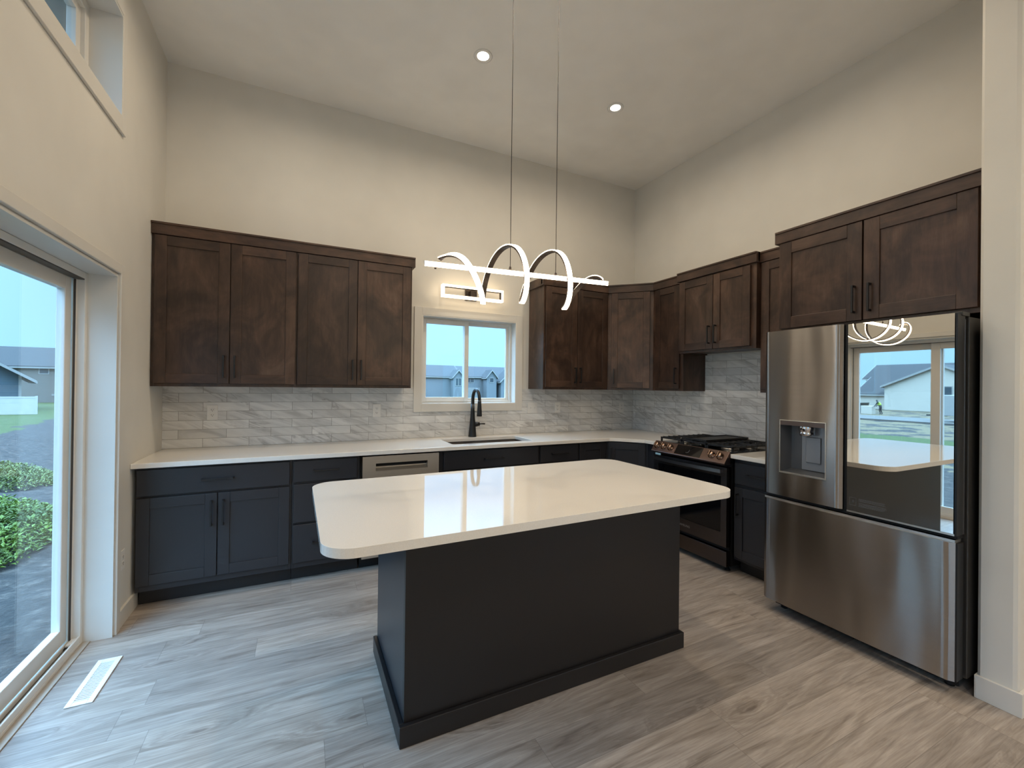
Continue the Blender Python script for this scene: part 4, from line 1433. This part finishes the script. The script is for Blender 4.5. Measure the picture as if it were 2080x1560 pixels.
def gz(x, y):
    """ground height outside"""
    d = max(0.0, max(-x - 0.4, y - 0.4, YE - 0.4 - y, 0.0))
    base = -0.45 - (0.95) * min(1.0, d / 14.0)
    bump = mnoise.noise(Vector((x * 0.35, y * 0.35, 1.7))) * 0.16 + mnoise.noise(Vector((x * 1.3, y * 1.3, 4.2))) * 0.06 + mnoise.noise(Vector((x * 4.0, y * 4.0, 9.0))) * 0.03
    near = 1.0 if d < 18 else max(0.0, 1 - (d - 18) / 10)
    # low soil ridge running away from the house towards the back yards
    rd_ = math.exp(-((x + 6.0 + (y - 6) * 0.30) / 2.2) ** 2) * 0.45 * min(1, max(0, (y - 1.0) / 4)) * (1 if y < 34 else max(0, 1 - (y - 34) / 6))
    return base + bump * near * min(1.0, d / 1.5 + 0.2) + rd_


def ground_patch(mb, xs, ys):
    vs = [[mb.bm.verts.new((x, y, gz(x, y))) for y in ys] for x in xs]
    for i in range(len(xs) - 1):
        for j in range(len(ys) - 1):
            f = mb.bm.faces.new((vs[i][j], vs[i + 1][j], vs[i + 1][j + 1], vs[i][j + 1])); f.smooth = True


def steps(a, b, n, p=1.0):
    return [a + (b - a) * ((i / n) ** p) for i in range(n + 1)]


M['ground'] = ground_mat()
mb = MB()
ys = steps(-40, -6, 12)[:-1] + steps(-6, 12, 90)[:-1] + steps(12, 45, 60)[:-1] + steps(45, 140, 12)
xs = steps(-140, -45, 12)[:-1] + steps(-45, -14, 50)[:-1] + steps(-14, -0.23, 75)
ground_patch(mb, xs, ys)
xs2 = steps(-0.23, 110, 30)
ys2 = steps(0.17, 40, 30, 1.5)[:-1] + steps(40, 140, 12)
ground_patch(mb, xs2, ys2)
ground_patch(mb, steps(-0.23, 60, 14), steps(-90, YE - 0.16, 14))
bmesh.ops.recalc_face_normals(mb.bm, faces=mb.bm.faces[:])
g_o = mb.build('ground', 'ground')
struct(g_o)
M['asphalt'] = plain('asphalt', (0.085, 0.075, 0.066), 0.8, bump=0.2, bscale=40)
struct(B(-47.6, -41.0, -60, 120, GZ - 0.02, GZ + 0.14).build('road', 'asphalt'))

M['sid_blue'] = siding_mat('blue_siding', (0.075, 0.100, 0.115))
M['roof_b'] = shingle_mat('weathered_shingles', (0.042, 0.040, 0.040))
M['sid_grey'] = siding_mat('taupe_siding', (0.15, 0.127, 0.108))
M['sid_beige'] = siding_mat('cream_siding', (0.46, 0.40, 0.33))
M['sid_dark'] = siding_mat('slate_siding', (0.16, 0.165, 0.17))
M['roof_g'] = shingle_mat('grey_shingles', (0.036, 0.033, 0.031))
M['roof_d'] = shingle_mat('dark_shingles', (0.030, 0.026, 0.026))
M['wtrim'] = plain('white_house_trim', (0.28, 0.26, 0.24), 0.5)
M['hglass'] = plain('house_window_glass', (0.05, 0.06, 0.07), 0.08)
M['fence'] = plain('white_vinyl_fence', (0.46, 0.43, 0.40), 0.4)
M['stone'] = plain('grey_stone', (0.30, 0.29, 0.28), 0.8, bump=0.3, bscale=14)


def gable(mb_w, mb_r, mb_t, x0, x1, y0, y1, zb, ze, zr, axis, ov=0.35, th=0.16):
    """gabled block: walls into mb_w, roof slabs into mb_r, rake/eave boards into mb_t; ridge runs along axis"""
    mb_w.box(x0, x1, y0, y1, zb, ze)
    if axis == 'x':
        ym = (y0 + y1) / 2
        mb_w.extr([(y0, ze), (y1, ze), (ym, zr)], 'x', x0, x1)
        sl = (zr - ze) / (ym - y0)
        for s_, ya in ((-1, y0), (1, y1)):
            ye = ya + s_ * ov
            zee = ze - sl * ov
            mb_r.extr([(ye, zee), (ym, zr), (ym, zr + th), (ye, zee + th)], 'x', x0 - ov, x1 + ov)
            mb_t.extr([(ye, zee - 0.12), (ym, zr - 0.12), (ym, zr + th * 0.9), (ye, zee + th * 0.9)], 'x', x0 - ov - 0.06, x0 - ov)
            mb_t.extr([(ye, zee - 0.12), (ym, zr - 0.12), (ym, zr + th * 0.9), (ye, zee + th * 0.9)], 'x', x1 + ov, x1 + ov + 0.06)
            mb_t.box(x0 - ov, x1 + ov, ye - 0.04, ye + 0.04, zee - 0.12, zee + 0.08)
    else:
        xm = (x0 + x1) / 2
        mb_w.extr([(x0, ze), (x1, ze), (xm, zr)], 'y', y0, y1)
        sl = (zr - ze) / (xm - x0)
        for s_, xa in ((-1, x0), (1, x1)):
            xe = xa + s_ * ov
            zee = ze - sl * ov
            mb_r.extr([(xe, zee), (xm, zr), (xm, zr + th), (xe, zee + th)], 'y', y0 - ov, y1 + ov)
            mb_t.extr([(xe, zee - 0.12), (xm, zr - 0.12), (xm, zr + th * 0.9), (xe, zee + th * 0.9)], 'y', y0 - ov - 0.06, y0 - ov)
            mb_t.extr([(xe, zee - 0.12), (xm, zr - 0.12), (xm, zr + th * 0.9), (xe, zee + th * 0.9)], 'y', y1 + ov, y1 + ov + 0.06)
            mb_t.box(xe - 0.04, xe + 0.04, y0 - ov, y1 + ov, zee - 0.12, zee + 0.08)


def house(name, label, blocks, wall, roof, loc=(0, 0, 0)):
    t = thing(name, label, 'house', loc)
    w_, r_, t_ = MB(), MB(), MB()
    for b in blocks:
        gable(w_, r_, t_, *b)
    w_.build('walls', wall, t)
    r_.build('roof', roof, t)
    t_.build('roof_trim', 'wtrim', t)
    return t


def house_window(t, face, a0, a1, z0, z1, at, bars=0):
    """window on a house wall: face 'y-' (facing -y) or 'x+' (facing +x); at = wall plane"""
    fw = 0.10
    if face == 'y-':
        f_ = frame(a0, a1, z0, z1, fw, at - 0.05, at - 0.002)
        for b in range(bars):
            xb = a0 + (a1 - a0) * (b + 1) / (bars + 1)
            f_.box(xb - 0.05, xb + 0.05, at - 0.05, at - 0.002, z0, z1)
        w_ = f_.build('window', 'wtrim', t)
        B(a0 + fw, a1 - fw, at - 0.02, at - 0.001, z0 + fw, z1 - fw).build('pane', 'hglass', w_)
    else:
        f_ = frame_y(a0, a1, z0, z1, fw, at + 0.002, at + 0.05)
        for b in range(bars):
            yb = a0 + (a1 - a0) * (b + 1) / (bars + 1)
            f_.box(at + 0.002, at + 0.05, yb - 0.05, yb + 0.05, z0, z1)
        w_ = f_.build('window', 'wtrim', t)
        B(at + 0.001, at + 0.02, a0 + fw, a1 - fw, z0 + fw, z1 - fw).build('pane', 'hglass', w_)


# seen straight through the patio door
hb = house('house', 'blue sided house with white rake boards behind the white fence, seen through the patio door',
           [(-9.0, 0.0, 0.0, 9.0, GZ, 1.85, 5.05, 'y', 0.9)], 'sid_blue', 'roof_g', (-21.7, 50.0, 0))
hb.rotation_euler = (0, 0, math.radians(25))
house_window(hb, 'y-', -3.45, -1.35, -0.02, 1.35, 0.0, 2)
B(-0.16, 0.02, -0.03, 0.12, GZ, 1.8).build('corner_board', 'wtrim', hb)
hg = house('house', 'taupe two storey house with three small windows behind the blue house',
           [(-44.0, -15.0, 70.0, 80.0, GZ, 3.15, 5.6, 'x')], 'sid_grey', 'roof_g')
for xa in (-28.55, -26.75, -24.95):
    house_window(hg, 'y-', xa, xa + 0.98, 2.15, 2.95, 70.0)
house_window(hg, 'y-', -25.7, -23.6, -0.9, -0.1, 70.0, 1)
for xa, za in ((-26.2, 1.45), (-27.3, -0.55)):
    B(xa, xa + 0.35, 69.9, 69.999, za, za + 0.22).build('vent_hood', 'wtrim', hg)
fe = thing('vinyl_fence', 'white vinyl privacy fence on the lawn in front of the blue house', 'fence', (-45, 44.9, GZ - 0.1))
mb = MB()
for i in range(12):
    mb.box(i * 2.2, i * 2.2 + 2.08, -0.03, 0.03, 0.05, 1.50)
    mb.box(i * 2.2, i * 2.2 + 2.08, -0.045, 0.045, 1.42, 1.55)
mb.build('fence_panel', 'fence', fe)
for i in range(13):
    MB().box(i * 2.2 - 0.12, i * 2.2, -0.06, 0.06, 0.0, 1.6).build('fence_post', 'fence', fe)

# seen through the sink window
h1 = house('house', 'slate blue two storey house at left in the sink window view',
           [(9.0, 29.6, 78.0, 88.0, GZ, 3.1, 5.35, 'x'), (10.0, 20.5, 74.0, 78.0, GZ, 1.5, 4.3, 'y'), (27.5, 29.6, 76.0, 79.0, GZ, 3.1, 4.3, 'y', 0.3)], 'sid_dark', 'roof_b')
for xa in (17.2, 19.0):
    house_window(h1, 'y-', xa - 0.2, xa + 1.3, GZ + 0.1, GZ + 1.9, 74.0)
house_window(h1, 'y-', 27.9, 29.2, 1.2, 2.8, 76.0, 1)
h2 = house('house', 'slate blue two storey house with front gables at right in the sink window view',
           [(30.8, 45.0, 80.0, 90.0, GZ, 3.2, 5.4, 'x'), (35.2, 37.4, 77.5, 80.5, GZ, 3.2, 4.5, 'y', 0.3), (38.2, 43.4, 77.0, 80.5, GZ, 2.4, 4.9, 'y', 0.4)], 'sid_dark', 'roof_b')
house_window(h2, 'y-', 31.6, 33.4, 1.9, 2.9, 80.0, 1)
house_window(h2, 'y-', 35.8, 36.8, 2.0, 3.0, 77.5)
house_window(h2, 'y-', 39.4, 41.0, 1.2, 2.9, 77.0, 1)
B(30.9, 34.7, 79.90, 79.999, GZ + 0.05, 0.9).build('garage_door', 'wtrim', h2)
B(39.0, 42.6, 76.90, 76.999, GZ + 0.05, 0.8).build('garage_door', 'wtrim', h2)
h3 = house('house', 'distant grey house at the far left edge of the sink window view', [(-14.0, 6.5, 90.0, 100.0, GZ, 3.0, 5.6, 'x')], 'sid_grey', 'roof_d')

# mirrored in the refrigerator door: street side
hc = house('house', 'cream sided house with a wide gable, mirrored in the refrigerator door',
           [(-80.0, -68.7, 15.6, 27.5, GZ - 0.3, 2.0, 4.75, 'x'), (-84.0, -76.0, 10.0, 33.0, GZ - 0.3, 3.3, 5.4, 'y'), (-79.0, -69.6, 27.5, 31.2, GZ - 0.3, 0.85, 3.3, 'y')], 'sid_beige', 'roof_d')
house_window(hc, 'x+', 20.3, 21.3, 0.3, 2.0, -68.7)
lp = thing('street_lamp', 'black street lamp post by the road, mirrored in the refrigerator door', 'street lamp', (-48.6, 21.4, GZ - 0.05))
MB().lathe([(0.0, 0.0), (0.14, 0.0), (0.12, 0.5), (0.055, 0.6), (0.045, 3.3), (0.0, 3.3)], (0, 0, 0), seg=12).build('pole', 'black', lp)
MB().lathe([(0.0, 0.0), (0.10, 0.0), (0.17, 0.38), (0.20, 0.40), (0.08, 0.58), (0.0, 0.62)], (0, 0, 3.3), seg=8).build('lantern', 'hglass', lp)
tr = thing('cargo_trailer', 'white enclosed cargo trailer parked on the road, mirrored in the refrigerator door', 'trailer', (-44.5, 10.2, GZ + 0.14))
B(-1.1, 1.1, -2.6, 2.6, 0.5, 2.3).build('trailer_body', 'wtrim', tr, bevel=0.05)
for yy in (-0.5, 0.45):
    for xx in (-1.2, 1.1):
        MB().lathe([(0.0, 0.0), (0.34, 0.0), (0.34, 0.12), (0.0, 0.12)], (xx, yy, 0.345), (1, 0, 0), 20).build('wheel', 'black', tr)
B(-0.05, 0.05, 2.6, 4.0, 0.42, 0.52).build('tongue', 'black', tr)
dm = thing('dumpster', 'black open dumpster across the road, mirrored in the refrigerator door', 'dumpster', (-54.0, 25.4, GZ - 0.02))
MB().extr([(-2.2, 1.3), (-1.9, 0.1), (1.9, 0.1), (2.2, 1.3), (2.1, 1.3), (1.82, 0.2), (-1.82, 0.2), (-2.1, 1.3)], 'y', -1.0, 1.0).build('bin', 'black', dm)
dm.rotation_euler = (0, 0, PI / 2)
tag(B(-53.4, -52.6, 21.9, 23.0, GZ, GZ + 0.95).build('crate', 'sid_beige', bevel=0.03), 'cream crate beside the black dumpster, mirrored in the refrigerator door', 'crate')

# a worker beside the crate
M['cloth_dark'] = plain('dark_work_clothes', (0.012, 0.012, 0.014), 0.8)
M['vest'] = plain('high_visibility_vest', (0.30, 0.38, 0.03), 0.6)
M['skin'] = plain('skin', (0.28, 0.17, 0.12), 0.5)
pe = thing('person', 'person in dark clothes and yellow vest bending at the crate, mirrored in the refrigerator door', 'person', (-52.9, 21.2, GZ + 0.02))


def skin_body(name, verts, edges, radii, mat_, parent, root=0, sub=2):
    me = bpy.data.meshes.new(name)
    me.from_pydata(verts, edges, [])
    o = bpy.data.objects.new(name, me)
    COL.objects.link(o)
    sk_ = o.modifiers.new('skin', 'SKIN')
    for i, r_ in enumerate(radii):
        me.skin_vertices[0].data[i].radius = (r_, r_)
    me.skin_vertices[0].data[root].use_root = True
    ss = o.modifiers.new('sub', 'SUBSURF'); ss.levels = sub; ss.render_levels = sub
    me.materials.append(M[mat_])
    o.parent = parent
    return o


pv = [(0, 0, 0.92), (0, 0.10, 1.12), (0, 0.22, 1.34), (0, 0.30, 1.44), (0, 0.36, 1.55), (0, 0.40, 1.66),
      (0.10, 0, 0.86), (0.11, 0.06, 0.48), (0.11, -0.04, 0.08), (0.11, 0.12, 0.035),
      (-0.10, 0, 0.86), (-0.11, 0.02, 0.48), (-0.11, -0.12, 0.08), (-0.11, 0.04, 0.035),
      (0.19, 0.23, 1.36), (0.24, 0.34, 1.10), (0.20, 0.52, 0.92), (0.19, 0.58, 0.86),
      (-0.19, 0.23, 1.36), (-0.24, 0.34, 1.10), (-0.20, 0.52, 0.92), (-0.19, 0.58, 0.86)]
pe_ = [(0, 1), (1, 2), (2, 3), (3, 4), (4, 5), (0, 6), (6, 7), (7, 8), (8, 9), (0, 10), (10, 11), (11, 12), (12, 13), (2, 14), (14, 15), (15, 16), (16, 17), (2, 18), (18, 19), (19, 20), (20, 21)]
pr_ = [0.14, 0.145, 0.16, 0.065, 0.095, 0.085, 0.10, 0.065, 0.045, 0.04, 0.10, 0.065, 0.045, 0.04, 0.075, 0.05, 0.038, 0.035, 0.075, 0.05, 0.038, 0.035]
body = skin_body('body', pv, pe_, pr_, 'cloth_dark', pe)
skin_body('vest', [(0, 0.03, 0.98), (0, 0.10, 1.12), (0, 0.21, 1.32), (0, 0.25, 1.38)], [(0, 1), (1, 2), (2, 3)], [0.17, 0.178, 0.19, 0.12], 'vest', pe)
struct(B(-0.80, -0.22, -9.2, 0.9, 3.72, 3.80).build('trim_added_eave', 'wtrim'))     # eave added over the left wall to block sky from the high window
# weeds on the soil just outside the patio door
M['leaf1'] = leaf_mat('weed_leaves', (0.045, 0.080, 0.005), (0.155, 0.225, 0.022))
M['leaf2'] = leaf_mat('dry_weed_leaves', (0.070, 0.092, 0.012), (0.17, 0.20, 0.045))


def weed(cx, cy, rx, ry, hgt, count, label, mat, seed):
    rg_ = random.Random(seed)
    bm = bmesh.new()
    for i in range(count):
        a = rg_.random() * 2 * PI; q = math.sqrt(rg_.random())
        x = rx * q * math.cos(a); y = ry * q * math.sin(a)
        g = gz(cx + x, cy + y) - gz(cx, cy)
        z = g + hgt * (1 - q * q * 0.8) * (0.25 + 0.75 * rg_.random())
        ln = 0.035 + 0.05 * rg_.random(); wd = ln * 0.24
        az = rg_.random() * 2 * PI; el = rg_.uniform(-0.5, 0.9)
        d = Vector((math.cos(az) * math.cos(el), math.sin(az) * math.cos(el), math.sin(el)))
        s_ = d.cross(Vector((0, 0, 1))).normalized()
        p = Vector((x, y, z))
        n_ = s_.cross(d) * 0.012
        vs = [bm.verts.new(p), bm.verts.new(p + d * ln * 0.5 + s_ * wd + n_), bm.verts.new(p + d * ln), bm.verts.new(p + d * ln * 0.5 - s_ * wd + n_)]
        bm.faces.new((vs[0], vs[1], vs[2])); bm.faces.new((vs[0], vs[2], vs[3]))
    st = MB()
    t = thing('weed_patch', label, 'weeds', (cx, cy, gz(cx, cy)))
    mb_ = MB(); mb_.bm.free(); mb_.bm = bm
    mb_.build('leaves', mat, t)
    for i in range(40):
        a = rg_.random() * 2 * PI; q = math.sqrt(rg_.random()) * 0.9
        x = rx * q * math.cos(a); y = ry * q * math.sin(a)
        g = gz(cx + x, cy + y) - gz(cx, cy)
        h_ = hgt * (1 - q * q * 0.8) * 0.8
        st.tube([(x, y, g - 0.03), (x + rg_.uniform(-.05, .05), y + rg_.uniform(-.05, .05), g + h_)], [0.005, 0.002], 5)
    st.build('stems', mat, t)
    return t


weed(-2.55, 3.2, 0.75, 1.6, 0.50, 11000, 'bright green weed patch nearest to the patio door', 'leaf1', 3)
weed(-5.2, 9.6, 1.0, 2.0, 0.55, 8000, 'pale green weed patch farther out on the dark soil', 'leaf2', 5)

# repeats of a kind share a group phrase
for o in bpy.data.objects:
    if o.parent is None and 'label' in o:
        k = o.name.split('.')[0]
        g = {'wall_cabinet': 'dark stained wall cabinets', 'base_cabinet': 'charcoal base cabinets', 'power_outlet': 'white power outlets',
             'worktop': 'white quartz worktops', 'tile_backsplash': 'grey tile backsplashes', 'house': 'neighbouring houses', 'weed_patch': 'weeds on the bare soil'}.get(k)
        if g:
            o['group'] = g
